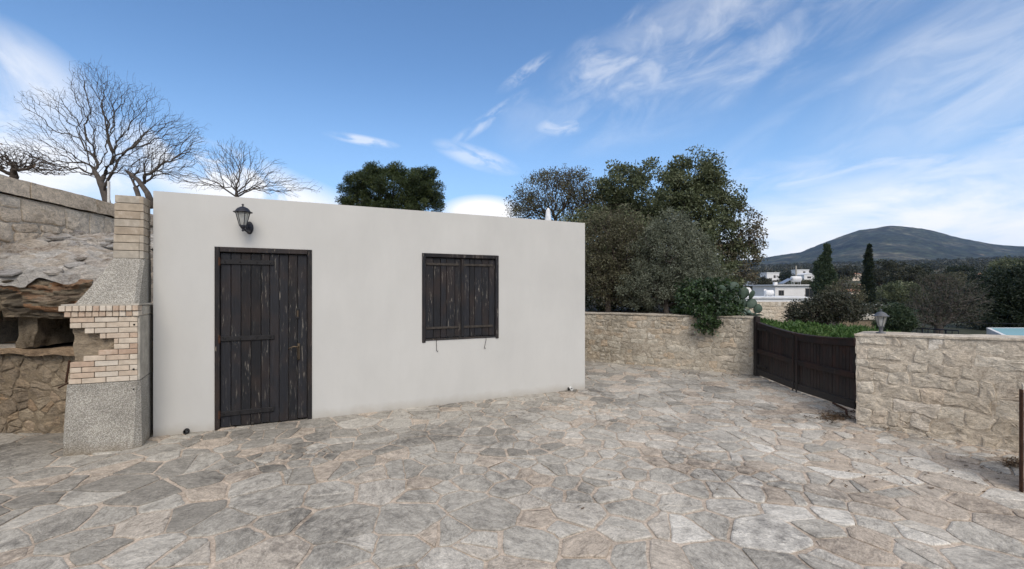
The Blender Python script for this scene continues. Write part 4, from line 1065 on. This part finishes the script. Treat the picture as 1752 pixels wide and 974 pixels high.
# the large bare tree above the retaining wall
def bare_pts(centre, blobs, n, seed):
    rg = np.random.default_rng(seed); return in_blobs(blobs, n, rg, .1)
t1 = [B(165, 180, 9.2, 60, 70), B(310, 215, 9.2, 42, 14), B(90, 165, 9.2, 22, 24), B(35, 245, 9.1, 28, 34), B(145, 125, 9.2, 22, 26), B(110, 235, 9.2, 75, 60), B(235, 205, 9.2, 80, 50), B(280, 225, 9.2, 60, 30), B(170, 150, 9.2, 50, 48), B(75, 270, 9.0, 70, 30), B(225, 265, 9.3, 75, 40), B(55, 170, 9.2, 26, 26, w_=600), B(240, 165, 9.2, 40, 30)]
tree('bare_tree', 'large leafless tree spreading above the retaining wall, tallest bare tree on the left', 'tree', pt(186, 372, 9.2), pt(161, 292, 9.2), t1, 4800, .50, .09, .0018, 2.09, bark='bark_grey', seed=4, up=-.10, mid=pt(183, 325, 9.2), rmax=.10)
t2 = [B(285, 265, 8.7, 55, 35), B(330, 245, 8.7, 24, 32), B(240, 285, 8.7, 50, 18), B(310, 300, 8.7, 28, 14)]
st = tree('bare_tree', 'short gnarled leafless tree with a split trunk just behind the brick chimney', 'tree', pt(243, 372, 8.7), pt(216, 292, 8.7), t2, 1300, .5, .09, .0021, 2.1, bark='bark_grey', seed=9, up=-.12, mid=pt(240, 325, 8.7), rmax=.10)
k = MB(); k.tube([pt(262, 356, 8.7), pt(252, 330, 8.66), pt(236, 308, 8.66), pt(218, 294, 8.7)], [.07, .05, .04, .03], 9); k.build('split_trunk', 'bark_grey', st, True)
t3 = [B(405, 285, 16, 75, 38), B(400, 262, 16, 40, 26), B(470, 315, 16, 75, 20), B(335, 310, 16, 50, 16)]
tree('bare_tree', 'small fan shaped leafless tree rising behind the left end of the white roof', 'tree', pt(405, 430, 16), pt(404, 318, 16), t3, 1500, .6, .13, .0032, 2.15, bark='bark_grey', seed=12, up=-.12, rmax=.10)
# dry shrub tangle on the wall coping at the far left
t4 = [B(30, 275, 7.4, 60, 20), B(-30, 265, 7.4, 40, 22), B(85, 290, 7.4, 30, 10)]
tree('dry_shrub', 'tangled dry brown shrub leaning over the coping at the far left', 'shrub', pt(20, 330, 7.4), pt(25, 300, 7.4), t4, 1800, .3, .08, .0026, 2.1, 'leaf_dry', 22, 6, .14, .04, 'bark', 15, droop=.3)
wp = MB(); wp.box(pt(183, 350, 8.2), (.035, 0, 0), (0, .035, 0), (0, 0, .42), ch=.004); tag(wp.build('white_post', 'pvc'), 'slim white post beside the trunk of the large bare tree', 'post')

# stone pine behind the roof
tp_ = [B(672, 325, 22, 66, 32), B(615, 312, 22, 24, 18), B(598, 335, 22, 15, 22), B(722, 322, 22, 34, 24), B(645, 296, 22, 22, 14), B(680, 293, 22, 18, 12), B(725, 300, 22, 24, 13), B(742, 346, 22, 16, 16), B(610, 358, 22, 26, 24), B(680, 358, 22, 60, 20)]
topness = lambda lo_, hi_: (lambda C, rg: np.clip(.08+.62*((C[:, 2]-lo_)/(hi_-lo_))+rg.normal(size=len(C))*.22, 0, 1))
tree('pine_tree', 'dense rounded pine with a dark green crown showing above the middle of the white roof', 'tree', pt(672, 560, 22), pt(670, 345, 22), tp_, 260, .4, .35, .012, 2.2, 'leaf_pine', 520, 190, .25, .11, 'bark_dark', 21, aspect=.22)
# trees behind the low wall
t5 = [B(935, 335, 14.5, 55, 42), B(905, 355, 14.5, 38, 32), B(985, 330, 14.5, 34, 42), B(960, 305, 14.5, 38, 20), B(1000, 370, 14.5, 40, 45)]
tree('thinning_tree', 'half bare tree with brown twigs behind the right end of the white roof', 'tree', pt(955, 525, 14.5), pt(950, 400, 14.5), t5, 1500, .36, .16, .0055, 2.25, 'leaf_brown', 560, 30, .22, .055, 'bark', 25, up=-.1)
t6 = [B(1040, 350, 14.8, 40, 40), B(1110, 335, 14.8, 75, 58), B(1180, 300, 14.8, 42, 36), B(1060, 325, 14.8, 42, 42), B(1200, 360, 14.8, 55, 50), B(1215, 305, 14.8, 26, 34), B(1150, 400, 14.8, 90, 70), B(1240, 400, 14.8, 40, 34), B(1245, 345, 14.8, 24, 22), B(1262, 425, 14.8, 30, 24), B(1070, 400, 14.8, 50, 60)]
tree('carob_tree', 'largest dark evergreen tree with an open ragged crown behind the low wall', 'tree', pt(1150, 530, 14.8), pt(1150, 440, 14.8), t6, 900, .36, .22, .008, 2.25, 'leaf_ever', 950, 72, .25, .085, 'bark_dark', 27, up=-.05, rmax=.2)
t6b = [B(1275, 385, 14.6, 26, 40), B(1270, 440, 14.6, 34, 22), B(1295, 415, 14.6, 14, 26), B(1255, 470, 14.4, 40, 22), B(1230, 440, 14.6, 30, 30)]
tree('ragged_tree', 'thin airy tree with loose pale tipped foliage at the right side of the dark evergreen', 'tree', pt(1225, 530, 14.6), pt(1232, 455, 14.6), t6b, 420, .36, .18, .0055, 2.2, 'leaf_sparse', 170, 34, .16, .07, 'bark_dark', 33, up=-.05)
t7 = [B(1145, 390, 11.4, 14, 30), B(1125, 400, 11.4, 12, 26), B(1170, 395, 11.4, 12, 30), B(1140, 440, 11.4, 60, 58), B(1175, 470, 11.4, 60, 50), B(1110, 490, 11.4, 50, 40), B(1200, 500, 11.4, 40, 26), B(1150, 395, 11.4, 36, 22), B(1190, 425, 11.4, 26, 30)]
tree('olive_tree', 'bushy grey green olive tree standing in front of the dark evergreen', 'tree', pt(1140, 540, 11.4), pt(1140, 500, 11.4), t7, 900, .3, .15, .005, 2.25, 'leaf_olive', 900, 75, .17, .060, 'bark_grey', 35, aspect=.24, up=-.1, zmin=1.08, rmax=.09)
t8 = [B(1085, 430, 11.9, 40, 60), B(1040, 490, 11.8, 50, 30), B(1035, 420, 11.8, 50, 55), B(1025, 470, 11.8, 42, 40), B(1060, 385, 11.8, 38, 34), B(1070, 460, 11.8, 36, 40), B(1000, 430, 11.8, 30, 50)]
tree('brown_shrub', 'tall twiggy shrub with red brown and olive leaves at the corner of the white building', 'shrub', pt(1040, 542, 11.8), pt(1040, 505, 11.8), t8, 1500, .3, .12, .0045, 2.2, 'leaf_brown', 520, 48, .17, .050, 'bark', 37, up=-.1, zmin=1.12)
t8b = [B(1030, 500, 13, 50, 32), B(1100, 505, 13, 50, 28), B(1180, 510, 13, 50, 26), B(1010, 420, 13.5, 50, 60), B(1075, 420, 13.5, 50, 55), B(1110, 470, 13.6, 80, 45), B(1200, 470, 13.6, 60, 40)]
tree('dense_shrub', 'dense dark understorey shrub filling the gap between the trees behind the wall', 'shrub', pt(1090, 540, 13.5), pt(1090, 500, 13.5), t8b, 400, .3, .2, .006, 2.2, 'leaf_ever', 640, 90, .26, .08, 'bark_dark', 38, zmin=1.05)
t9 = [B(1195, 505, 9.5, 36, 26), B(1180, 530, 9.6, 26, 14), B(1215, 530, 9.15, 40, 24), B(1245, 520, 9.3, 26, 20), B(1212, 555, 8.85, 20, 14), B(1195, 520, 9.5, 24, 20), B(1240, 545, 8.9, 16, 8), B(1222, 496, 9.6, 34, 16)]
tree('creeper', 'glossy green creeper spilling over the top of the low stone wall', 'plant', pt(1215, 534, 9.5), pt(1215, 526, 9.35), t9, 260, .3, .09, .003, 2.2, 'leaf_creeper', 420, 34, .10, .065, 'bark_dark', 41, aspect=.55, droop=.5)

# prickly pear and agave
def pad(mb, o, d, n_, w_, h, th):
    o, d, n_ = Vector(o), Vector(d).normalized(), Vector(n_).normalized(); s_ = d.cross(n_).normalized()
    rings = []
    for z in (-1, -.6, 0, .6, 1):
        k = math.sqrt(max(.02, 1-z*z))
        rings.append([o+d*h*.5+d*(h*.5*k*math.sin(a))*(1)+s_*(w_*.5*k*math.cos(a)*(1-.15*math.sin(a+math.pi)))+n_*(z*th*.5) for a in [2*math.pi*i/14 for i in range(14)]])
    mb.loft(rings, True)
rs = random.Random(8)
pc = thing('prickly_pear', pt(1255, 545, 9.35), 'blue green prickly pear cactus with flat round pads beside the creeper', 'cactus')
for (px, py, w_, h, tl) in ((1238, 535, .26, .30, -.1), (1262, 535, .26, .32, .2), (1248, 512, .24, .27, -.2), (1268, 512, .23, .26, .35), (1280, 528, .2, .24, .7), (1236, 505, .2, .22, -.4), (1256, 500, .2, .22, .1), (1282, 512, .17, .2, .5), (1228, 520, .2, .22, -.6), (1290, 534, .2, .2, 1.1)):
    k = MB(); pad(k, pt(px, py, 9.4+rs.uniform(-.12, .12)), (tl, rs.uniform(-.2, .2), 1), (rs.uniform(-.7, .7), -1, .1), w_, h, .04); k.build('pad', 'cactus', pc, True)
ag = thing('agave', pt(1284, 545, 8.95), 'small grey green agave with stiff pointed leaves on the wall end by the gate post', 'plant')
for i in range(14):
    a = i*2.4; e = .35+.5*(i/14); d = Vector((math.cos(a)*math.cos(e), math.sin(a)*math.cos(e), math.sin(e))); o = Vector(ORG[ag.name])+Vector((0, 0, .02)); s_ = d.cross(Vector((0, 0, 1))).normalized(); L = rs.uniform(.22, .33)
    k = MB(); rings = []
    for t_, w_ in ((0, .035), (.35, .045), (.7, .028), (1, .002)):
        c_ = o+d*L*t_+Vector((0, 0, -.05*t_*t_)); up_ = s_.cross(d)
        rings.append([c_-s_*w_+up_*.008, c_-up_*.008, c_+s_*w_+up_*.008, c_+up_*.002])
    k.loft(rings, True); k.build('leaf', 'agave', ag, True)

# weeds behind the gate
rg = np.random.default_rng(3)
wm = MB(); nu, nv = 40, 14; vs = []
def weed_z(x, y):
    s_ = (x-5.6)/4.5
    return .62-.42*min(1.3, max(0, s_))+.10*nz(x*1.5, y*1.5, 2)-.25*max(0, (9.5-y)/1.5)
for j in range(nv+1):
    for i in range(nu+1):
        d = 9.0+4.2*j/nv; q = .50+.36*i/nu; x = q*d; vs.append((x, d, weed_z(x, d) if 0 < j < nv and i < nu else -.6))
wm.add(vs, [(j*(nu+1)+i, j*(nu+1)+i+1, (j+1)*(nu+1)+i+1, (j+1)*(nu+1)+i) for j in range(nv) for i in range(nu)], (.5,)*3)
tag(wm.build('grass_bank', 'soil', None, True), 'low earth bank covered in weeds behind the gate', kind='structure')
d = rg.uniform(9.2, 13.0, 2600); q = rg.uniform(.50, .85, 2600); C = np.stack([q*d, d, [weed_z(a, b)+.06+.16*max(0, nz(a*2.2, b*2.2, 3)+.2)+.05*nz(a*9, b*9, 3) for a, b in zip(q*d, d)]], 1)
V, f, c = leaves(C, 22, .13, .085, rg, .35, np.clip(.42+.75*np.array([nz(a*1.8, b*1.8, 7) for a, b in C[:, :2]])+rg.normal(size=2600)*.15, 0, 1), 0, -.9)
wd = link_mesh('weeds', V, f, 'leaf_weed', None, c); tag(wd, 'bright green weeds and grass growing on the bank behind the gate', 'weeds', kind='stuff')

# leaf litter
def litter(name, label, C, n, spread, size, seed, mat='leaf_dry', kind='stuff'):
    rg = np.random.default_rng(seed); C = np.array(C); V, f, c = leaves(C, n, spread, size, rg, .4)
    V[:, 2] = np.abs(V[:, 2]-.014)*.45+.012
    return tag(link_mesh(name, V, f, mat, None, c), label, 'leaf litter', kind=kind)
g0 = lambda px, py: tuple(Vector(((px-CX)/F*(EYE*F/(py-HY)), EYE*F/(py-HY), .02)))
rs = random.Random(3)
litter('leaf_pile', 'heap of dry brown leaves at the foot of the gate by the wall', [g0(1432+rs.gauss(0, 14), 716+rs.gauss(0, 4)) for _ in range(60)], 14, .06, .035, 5)
litter('leaf_drift', 'drift of dead twigs and leaves against the foot of the right wall', [g0(1548+rs.gauss(0, 14), 733+rs.gauss(0, 3)+rs.gauss(0, 1)) for _ in range(36)]+[g0(1735+rs.gauss(0, 8), 795+rs.gauss(0, 5)) for _ in range(26)], 9, .05, .04, 6)
litter('fallen_leaves', 'scattered fallen leaves on the paving along the right wall', [g0(rs.uniform(1380, 1740), y) for y in [rs.uniform(735, 850) for _ in range(75)]]+[g0(rs.uniform(950, 1300), rs.uniform(650, 900)) for _ in range(14)], 2, .03, .035, 8)
litter('wall_foot_leaves', 'thin line of leaves where the far wall and gate meet the paving', [g0(1230+rs.uniform(-60, 70)+t_*0, 645+rs.gauss(0, 1.5)) for t_ in range(40)], 3, .04, .03, 9)

# ------------------------------------------------------------------ middle distance: houses, walls, vegetation
def house_far(name, label, px0, px1, yt, yb, D, depth, wallm, roof='flat', wins=(), rot=0.0, over=.25, roofm='roof_white', cat='house'):
    a, b = pt(px0, yb, D), pt(px1, yb, D); zt = pt(px0, yt, D).z; zb = min(a.z, b.z)-1.2
    cx_ = (a+b)/2; Wd = (b-a).length; U = Vector((math.cos(rot), math.sin(rot), 0)); N = Vector((math.sin(rot), -math.cos(rot), 0))
    O = cx_-U*Wd/2; O.z = zb; root = thing(name, (cx_.x, cx_.y, zb), label, cat)
    k = MB(); k.box(O, U*Wd, -N*depth, (0, 0, zt-zb)); k.build('wall', wallm, root)
    r = MB(); T = Vector((O.x, O.y, zt+.002))
    if roof == 'flat': r.box(T-U*over+N*over, U*(Wd+2*over), -N*(depth+2*over), (0, 0, max(.18, .0022*D)))
    else:
        h = Wd*.18 if roof == 'gable' else Wd*.16
        A_ = T-U*over+N*over; B_ = T+U*(Wd+over)+N*over; C_ = B_-N*(depth+2*over); D__ = A_-N*(depth+2*over); th_ = Vector((0, 0, .12))
        if roof == 'gable': r.add([A_, B_, C_, D__, (A_+B_)/2+Vector((0, 0, h)), (C_+D__)/2+Vector((0, 0, h))], [(0, 1, 4), (2, 3, 5), (1, 2, 5, 4), (3, 0, 4, 5), (0, 3, 2, 1)])
        else: r.add([A_, B_, C_, D__, (A_*2+B_+C_+D__*2)/6+Vector((0, 0, h)), (A_+B_*2+C_*2+D__)/6+Vector((0, 0, h))], [(0, 1, 5, 4), (1, 2, 5), (2, 3, 4, 5), (3, 0, 4), (0, 3, 2, 1)])
    r.build('roof', roofm, root)
    for (u0, u1, v0, v1) in wins:      # fractions of the seen facade
        H = zt-pt(px0, yb, D).z; z_0 = zt-H*v1; z_1 = zt-H*v0; w0, w1 = Wd*u0, Wd*u1; e = .0011*D
        fr = MB(); fr.box(Vector((O.x, O.y, z_0))+U*w0+N*.03, U*(w1-w0), -N*.01, (0, 0, z_1-z_0)); 
        wo = fr.build('window', 'frame_dark', root)
        g_ = MB(); nW = 2
        for i in range(nW):
            ww = (w1-w0-e*(nW+1))/nW; g_.box(Vector((O.x, O.y, z_0+e))+U*(w0+e+i*(ww+e))+N*.045, U*ww, -N*.013, (0, 0, z_1-z_0-2*e))
        g_.build('pane', 'glass', wo)
    return root, O, U, N, Wd, zt
r_ = house_far('white_house', 'nearest long white flat roofed bungalow beyond the bushes', 1326, 1402, 489, 517, 75, 7, 'white_wall', wins=((.08, .20, .28, .60), (.68, .86, .16, .75)), over=.4)
k = MB(); k.box(pt(1330, 489, 74.6)+Vector((0, .8, .15)), (.5, 0, 0), (0, .5, 0), (0, 0, .45)); k.build('chimney', 'white_wall', r_[0])
k = MB(); k.box(pt(1342, 514, 74.95), (.3, 0, 0), (0, -.12, 0), (0, 0, .2)); k.build('wall_vent', 'frame_dark', r_[0])
house_far('low_white_building', 'lowest white flat roof right behind the far stone wall', 1276, 1398, 511, 532, 58, 9, 'white_wall', over=.2)
house_far('white_villa', 'far white villa with a ground floor loggia left of the bungalow', 1312, 1333, 468, 484, 330, 9, 'white_wall', wins=((.55, .72, .2, .5), (.5, .95, .72, .98)), roofm='roof_white')
house_far('gabled_house', 'white gabled house directly above the bungalow roof', 1376, 1393, 470, 483, 290, 9, 'white_wall', 'gable', ((.3, .7, .25, .5),), roofm='roof_white')
house_far('hillside_house', 'small pale house highest on the slope above the gabled house', 1364, 1384, 463, 470, 430, 9, 'white_wall', roofm='roof_white', wins=((.5, .7, .2, .6),))
house_far('cream_villa', 'cream villa with tiled roof and chimney just left of the tall cypress', 1459, 1476, 469, 484, 300, 9, 'cream_wall', 'hip', ((.25, .4, .3, .6), (.65, .8, .3, .6)), roofm='roof_tile')
house_far('tiled_cottage', 'cream cottage with low orange tiled roof lower left of the cypress', 1457, 1485, 499, 515, 115, 6, 'cream_wall', 'hip', ((.5, .62, .3, .7),), roofm='roof_tile')
house_far('orange_roof_house', 'orange roofed house half hidden right of the tall cypress', 1496, 1518, 487, 515, 125, 6, 'cream_wall', 'hip', ((.3, .5, .3, .5),), roofm='roof_tile')
house_far('terracotta_house', 'distant terracotta roofed house among the dark trees on the right', 1680, 1697, 470, 478, 260, 6, 'cream_wall', 'hip', (), roofm='roof_tile')
house_far('small_white_house', 'tiny white house low on the slope between villa and bungalow tank', 1340, 1352, 476, 484, 350, 8, 'white_wall', wins=((.3, .6, .3, .6),))
house_far('roadside_house', 'small pale house right of the pointed conifer on the valley floor', 1428, 1440, 477, 485, 320, 8, 'cream_wall', wins=((.2, .4, .3, .6),))
house_far('flat_villa', 'wide white villa just left of the bungalow at the edge of the creeper trees', 1288, 1306, 483, 491, 190, 8, 'white_wall', wins=((.2, .4, .3, .7), (.6, .8, .3, .7)))
house_far('pale_farmhouse', 'distant pale farmhouse peeping between dark trees left of the terracotta roof', 1654, 1668, 468, 480, 300, 6, 'white_wall', 'flat', (), roofm='roof_white')
house_far('stone_shed', 'low dark stone shed with a pale flat roof behind the lantern', 1440, 1530, 547, 572, 22, 2.6, 'oven_mortar', over=.08, roofm='concrete', rot=-.12, cat='shed')
house_far('cream_outhouse', 'tiny cream outhouse roof between the shrubs right of the cypress', 1487, 1512, 524, 536, 60, 3, 'cream_wall', roofm='roof_white')
# stone wall in front of the white roofs
P0, P1 = pt(1283, 545, 29), pt(1385, 545, 30.5)
stone_wall('stone_wall', (P0.x, P0.y), (P1.x, P1.y), pt(1283, 517, 29).z, pt(1385, 517, 30.5).z, .4, .24, .42, .03, 'wall_stone', 'mortar', 'distant stretch of stone wall below the white roofs', 101, z0=-.9, gap=.03, coursed=True)
# roof furniture
def tank(label, o, L, r, panel=True, rot=0.0):
    o = Vector(o); t_ = thing('solar_water_heater', o, label, 'water heater', 'solar water heaters on the flat roofs'); U = Vector((math.cos(rot), math.sin(rot), 0))
    k = MB(); k.lathe(o+Vector((0, 0, r+.45))-U*L/2, [(r*.6, -.05), (r, .05), (r, L-.05), (r*.6, L+.05)], 14, U); k.build('tank', 'tank', t_, True)
    for s_ in (-1, 1):
        for v_ in (-1, 1):
            k = MB(); k.tube([o+U*L*.35*s_+Vector((0, v_*r*.7, 0)), o+U*L*.35*s_+Vector((0, v_*r*.5, r+.3))], .03, 4); k.build('leg', 'tank', t_)
    if panel:
        k = MB(); a_ = o+U*(-L*1.6); k.box(a_+Vector((0, -.5, .1)), U*1.6+Vector((0, 0, .85)), (0, 1.5, 0), (-.05, 0, .08)); k.build('panel', 'panel', t_)
tank('white solar water tank with tilted panel on the bungalow roof', pt(1362, 487, 76), 1.5, .48)
tank('white water tank on the lower flat roof left of the bungalow', pt(1316, 512, 60), 1.0, .38, False)
def dish(label, o, r):
    o = Vector(o); t_ = thing('satellite_dish', o, label, 'satellite dish', 'satellite dishes on the low roof'); k = MB(); k.tube([o, o+Vector((0, 0, .8))], .04, 5); k.build('mast', 'tank', t_)
    k = MB(); k.lathe(o+Vector((0, -.08, 1.0)), [(.02, 0), (r*.5, .04), (r, .14), (r*.98, .17), (r*.5, .07), (.02, .03)], 16, (.3, -1, .4)); k.build('reflector', 'tank', t_, True)
dish('white satellite dish nearest the prickly pear', pt(1279, 511, 58.5), .45)
dish('smaller white satellite dish between the roofs', pt(1308, 511, 63), .28)
k = MB(); P0, P1 = pt(1362, 485, 240), pt(1362, 455, 240); k.tube([P0, P1], .35, 6); tag(k.build('utility_pole', 'concrete'), 'thin pale utility pole on the slope above the bungalow', 'pole')
# pool and railing to the right
pool = thing('swimming_pool', (23, 17, -.3), 'pale turquoise swimming pool just beyond the right wall', 'swimming pool')
k = MB(); k.add([(16.3, 14.0, -.30), (40, 14.0, -.30), (40, 22.3, -.30), (23.4, 22.3, -.30)], [(0, 1, 2, 3)]); k.build('water', 'water', pool)
k = MB(); e = [(16.3, 14.0), (40, 14.0), (40, 22.3), (23.4, 22.3)]
for i in range(4):
    a_, b_ = Vector((*e[i], -.8)), Vector((*e[(i+1) % 4], -.8)); u_ = (b_-a_).normalized(); n_ = Vector((u_.y, -u_.x, 0)); k.box(a_+n_*.02, b_-a_, n_*.12, (0, 0, .51))
k.build('rim', 'roof_white', pool)
A_, B_ = pt(1508, 558, 17), pt(1640, 566, 14.5)
rl = thing('metal_railing', Vector((A_.x, A_.y, -.7)), 'dark metal railing running behind the right wall', 'railing')
k = MB(); k.tube([A_, B_], .02, 5); k.build('rail', 'railing', rl)
for i in range(15):
    p = A_.lerp(B_, i/14); k = MB(); k.tube([Vector((p.x, p.y, -.7)), p], .012 if i % 4 else .025, 4); k.build('baluster', 'railing', rl)
k = MB(); pa2 = [Vector((A_.x-.5, A_.y+1.2, -.62)), Vector((B_.x+3, B_.y+.5, -.62)), Vector((B_.x+4, B_.y+3, -.60)), Vector((A_.x-.5, A_.y+5, -.60))]; k.add(pa2, [(0, 1, 2, 3)], (.5,)*3)
k.add([p-Vector((0, 0, .3)) for p in pa2], [(3, 2, 1, 0)], (.5,)*3)
tag(k.build('path', 'concrete'), 'pale concrete path behind the railing', kind='structure')

k = MB(); k.tube([pt(1640, 552, 12), pt(1760, 555, 11), pt(1900, 560, 10)], .008, 5); tag(k.build('cable', 'railing'), 'thin dark cable stretched above the pool', 'cable')
# mid trees
tree('cypress', 'tall narrow dark cypress, the tallest tree in the valley view', 'tree', pt(1484, 522, 68), pt(1485, 450, 68), [B(1484, 506, 68, 8.5, 17, 8.5, 2.6), B(1484.5, 484, 68, 7.5, 20, 7.5, 2.4), B(1485.3, 460, 68, 5.2, 19, 5.2, 1.4), B(1486.3, 440, 68, 3.2, 15, 3.2, .7), B(1487.3, 427, 68, 1.2, 9, 1.2, .25)], 90, .3, 1.0, .03, 2.2, 'leaf_cypress', 700, 90, .26, .17, 'bark_dark', 61, up=0)
tree('conifer', 'mid green conifer with a leaning dark tip beside the bungalow', 'tree', pt(1412, 520, 64), pt(1412, 470, 64), [B(1411, 492, 64, 18, 20, 16, 3), B(1410, 470, 64, 14, 18, 12, 2), B(1412, 450, 64, 7, 16, 6, 1), B(1415, 431, 64, 3, 11, 3, .5), B(1401, 455, 64, 5, 7, 5, .3)], 90, .3, 1.0, .03, 2.2, 'leaf_conifer', 480, 90, .38, .18, 'bark_dark', 63, up=0)
tree('gate_shrub', 'broad half leafy shrub standing beyond the weeds, in front of the bungalow', 'shrub', pt(1415, 565, 19), pt(1412, 550, 19), [B(1385, 535, 19, 35, 20), B(1425, 525, 19, 40, 22), B(1455, 532, 19, 26, 16), B(1415, 512, 19, 22, 12), B(1365, 545, 19, 18, 12)], 1100, .3, .16, .007, 2.2, 'leaf_scrub', 420, 36, .24, .085, 'bark', 65, up=-.1)
tree('red_twig_shrub', 'bare reddish brown shrub between the bungalow and the cypress', 'shrub', pt(1445, 540, 27), pt(1445, 520, 27), [B(1445, 500, 27, 30, 24), B(1425, 510, 27, 22, 20), B(1465, 515, 27, 16, 14)], 800, .3, .25, .009, 2.2, 'leaf_brown', 150, 26, .26, .09, 'bark', 66, up=-.1)
tree('round_bush', 'small dense dark green bush just right of the lantern', 'shrub', pt(1533, 572, 16), pt(1533, 560, 16), [B(1533, 545, 16, 24, 20), B(1515, 555, 16, 14, 10), B(1550, 556, 16, 12, 9)], 150, .3, .2, .007, 2.2, 'leaf_conifer', 210, 70, .17, .075, 'bark_dark', 67)
tree('grey_tree', 'large grey leafless tree with a dense twiggy crown behind the right wall', 'tree', pt(1605, 580, 24), pt(1608, 540, 24), [B(1620, 510, 24, 58, 46), B(1590, 530, 24, 40, 30), B(1650, 520, 24, 40, 40), B(1610, 485, 24, 36, 22), B(1575, 550, 24, 22, 14)], 2800, .3, .26, .0085, 2.2, 'leaf_scrub', 300, 24, .35, .08, 'bark_grey', 69, up=-.1)
tree('dark_cedar', 'wide dark layered conifer at the far right above the pool', 'tree', pt(1730, 580, 28), pt(1730, 520, 28), [B(1725, 500, 28, 50, 34), B(1700, 540, 28, 44, 24), B(1770, 520, 28, 60, 50), B(1750, 480, 28, 44, 22), B(1690, 505, 28, 26, 26), B(1800, 490, 28, 50, 34)], 300, .3, .5, .015, 2.2, 'leaf_cypress', 900, 95, .38, .15, 'bark_dark', 71, aspect=.3)
mids = [(1515, 470, 120, 30, 22, 'leaf_scrub', 'olive green round tree just right of the tall cypress'),
        (1555, 480, 90, 34, 26, 'leaf_scrub', 'broad tree between the cypress and the grey tree'),
        (1580, 470, 130, 14, 20, 'leaf_cypress', 'dark pointed tree above the grey tree on its left'),
        (1535, 505, 70, 36, 22, 'leaf_ever', 'green spreading tree behind the small round bush'),
        (1640, 470, 140, 24, 14, 'leaf_cypress', 'dark low tree on the skyline above the grey tree'),
        (1620, 480, 110, 26, 14, 'leaf_brown', 'brownish tree showing over the top of the grey tree'),
        (1690, 478, 120, 30, 14, 'leaf_cypress', 'dark tree left of the terracotta roof'),
        (1350, 500, 95, 14, 12, 'leaf_scrub', 'low tree half hidden behind the bungalow'),
        (1302, 488, 110, 22, 14, 'leaf_scrub', 'rounded shrub tree left of the bungalow above the low roof'),
        (1345, 475, 260, 12, 9, 'leaf_cypress', 'dark clump between the far white villa and the pole'),
        (1440, 470, 240, 24, 14, 'leaf_scrub', 'wide tree in the valley between conifer and cypress'),
        (1320, 492, 180, 12, 9, 'leaf_cypress', 'small dark tree under the far white villa'),
        (1375, 485, 240, 15, 6, 'leaf_brown', 'russet shrub at the foot of the gabled house'),
        (1735, 455, 170, 34, 14, 'leaf_ever', 'flat topped tree on the skyline above the dark cedar')]
for i, (px, py, D, rx, ry, lm, lab) in enumerate(mids):
    k_ = D/F; base_ = pt(px, py+ry*1.2, D)
    tree('valley_tree', lab, 'tree', (base_.x, base_.y, min(base_.z, terr_z(D, 0))), tuple(pt(px, py+ry*.4, D)), [B(px, py, D, rx, ry), B(px-rx*.45, py+ry*.3, D, rx*.6, ry*.7), B(px+rx*.4, py-ry*.2, D, rx*.5, ry*.7)], 40, .3, max(.6, rx*k_*.2), .02*D/60, 2.2, lm, 130, 60, rx*k_*.17, rx*k_*.085, 'bark_dark', 100+i, group='trees scattered over the valley')
# scrub carpet over the valley sides
rg = np.random.default_rng(77)
n = 5200; dd = np.exp(rg.uniform(math.log(45), math.log(1700), n)); aa = np.arctan(rg.uniform(.34, 1.35, n)); rr_ = dd/np.cos(aa)
dens = np.array([nz(math.sin(a)*r*.01, math.cos(a)*r*.01, 12) for a, r in zip(aa, rr_)]); keep = (dens > -.18) & ~((rr_ < 110) & (np.tan(aa) < .72) & (dd > 50) & (dd < 84))
spx = CX+F*np.tan(aa)
for h0_, h1_, hd_ in ((1312, 1333, 330), (1364, 1393, 430), (1457, 1476, 300), (1457, 1485, 115), (1495, 1518, 125), (1654, 1697, 300), (1276, 1402, 75), (1340, 1352, 350), (1428, 1440, 320), (1288, 1306, 190)):
    keep &= ~((spx > h0_-6) & (spx < h1_+6) & (dd > hd_*.45) & (dd < hd_+12))
dd, aa, rr_ = dd[keep], aa[keep], rr_[keep]
C = np.stack([np.sin(aa)*rr_, np.cos(aa)*rr_, [terr_z(r, a) for r, a in zip(rr_, aa)]], 1)
Vs, Fs, Cs = [], [], []; off = 0
for lo_, hi_, sp in ((0, 100, .8), (100, 250, 1.6), (250, 600, 2.6), (600, 3000, 5.0)):
    m_ = (rr_ >= lo_) & (rr_ < hi_); c_ = C[m_]+np.array([0, 0, sp*.45]); V, f, c = leaves(c_, 60, sp, sp*.34, rg, .7)
    Vs.append(V); Fs.append(f+off); Cs.append(c); off += len(V)
tag(link_mesh('scrub', np.concatenate(Vs), np.concatenate(Fs), 'leaf_scrub', None, np.concatenate(Cs)), 'dark scrub and hedges covering the valley sides', 'scrub', kind='stuff')

# ------------------------------------------------------------------ haze: one closed box round everything
hm = bpy.data.materials.new('haze'); hm.use_nodes = True; t = NT(hm.node_tree); t.n.clear()
pv = t.node('ShaderNodeVolumePrincipled', {'Color': (.34, .55, 1.0, 1), 'Density': .00005, 'Anisotropy': .0})
t.node('ShaderNodeOutputMaterial', {1: pv.outputs[0]}); M['haze'] = hm
k = MB(); k.box((-4800, -4800, -12), (9600, 0, 0), (0, 9600, 0), (0, 0, 520)); hz = k.build('haze', 'haze'); tag(hz, 'thin blue air between the yard and the mountain', kind='stuff')
print('tris', sum(len(o.data.loops)-2*len(o.data.polygons) for o in S.objects if o.type == 'MESH'), 'objects', len(S.objects))
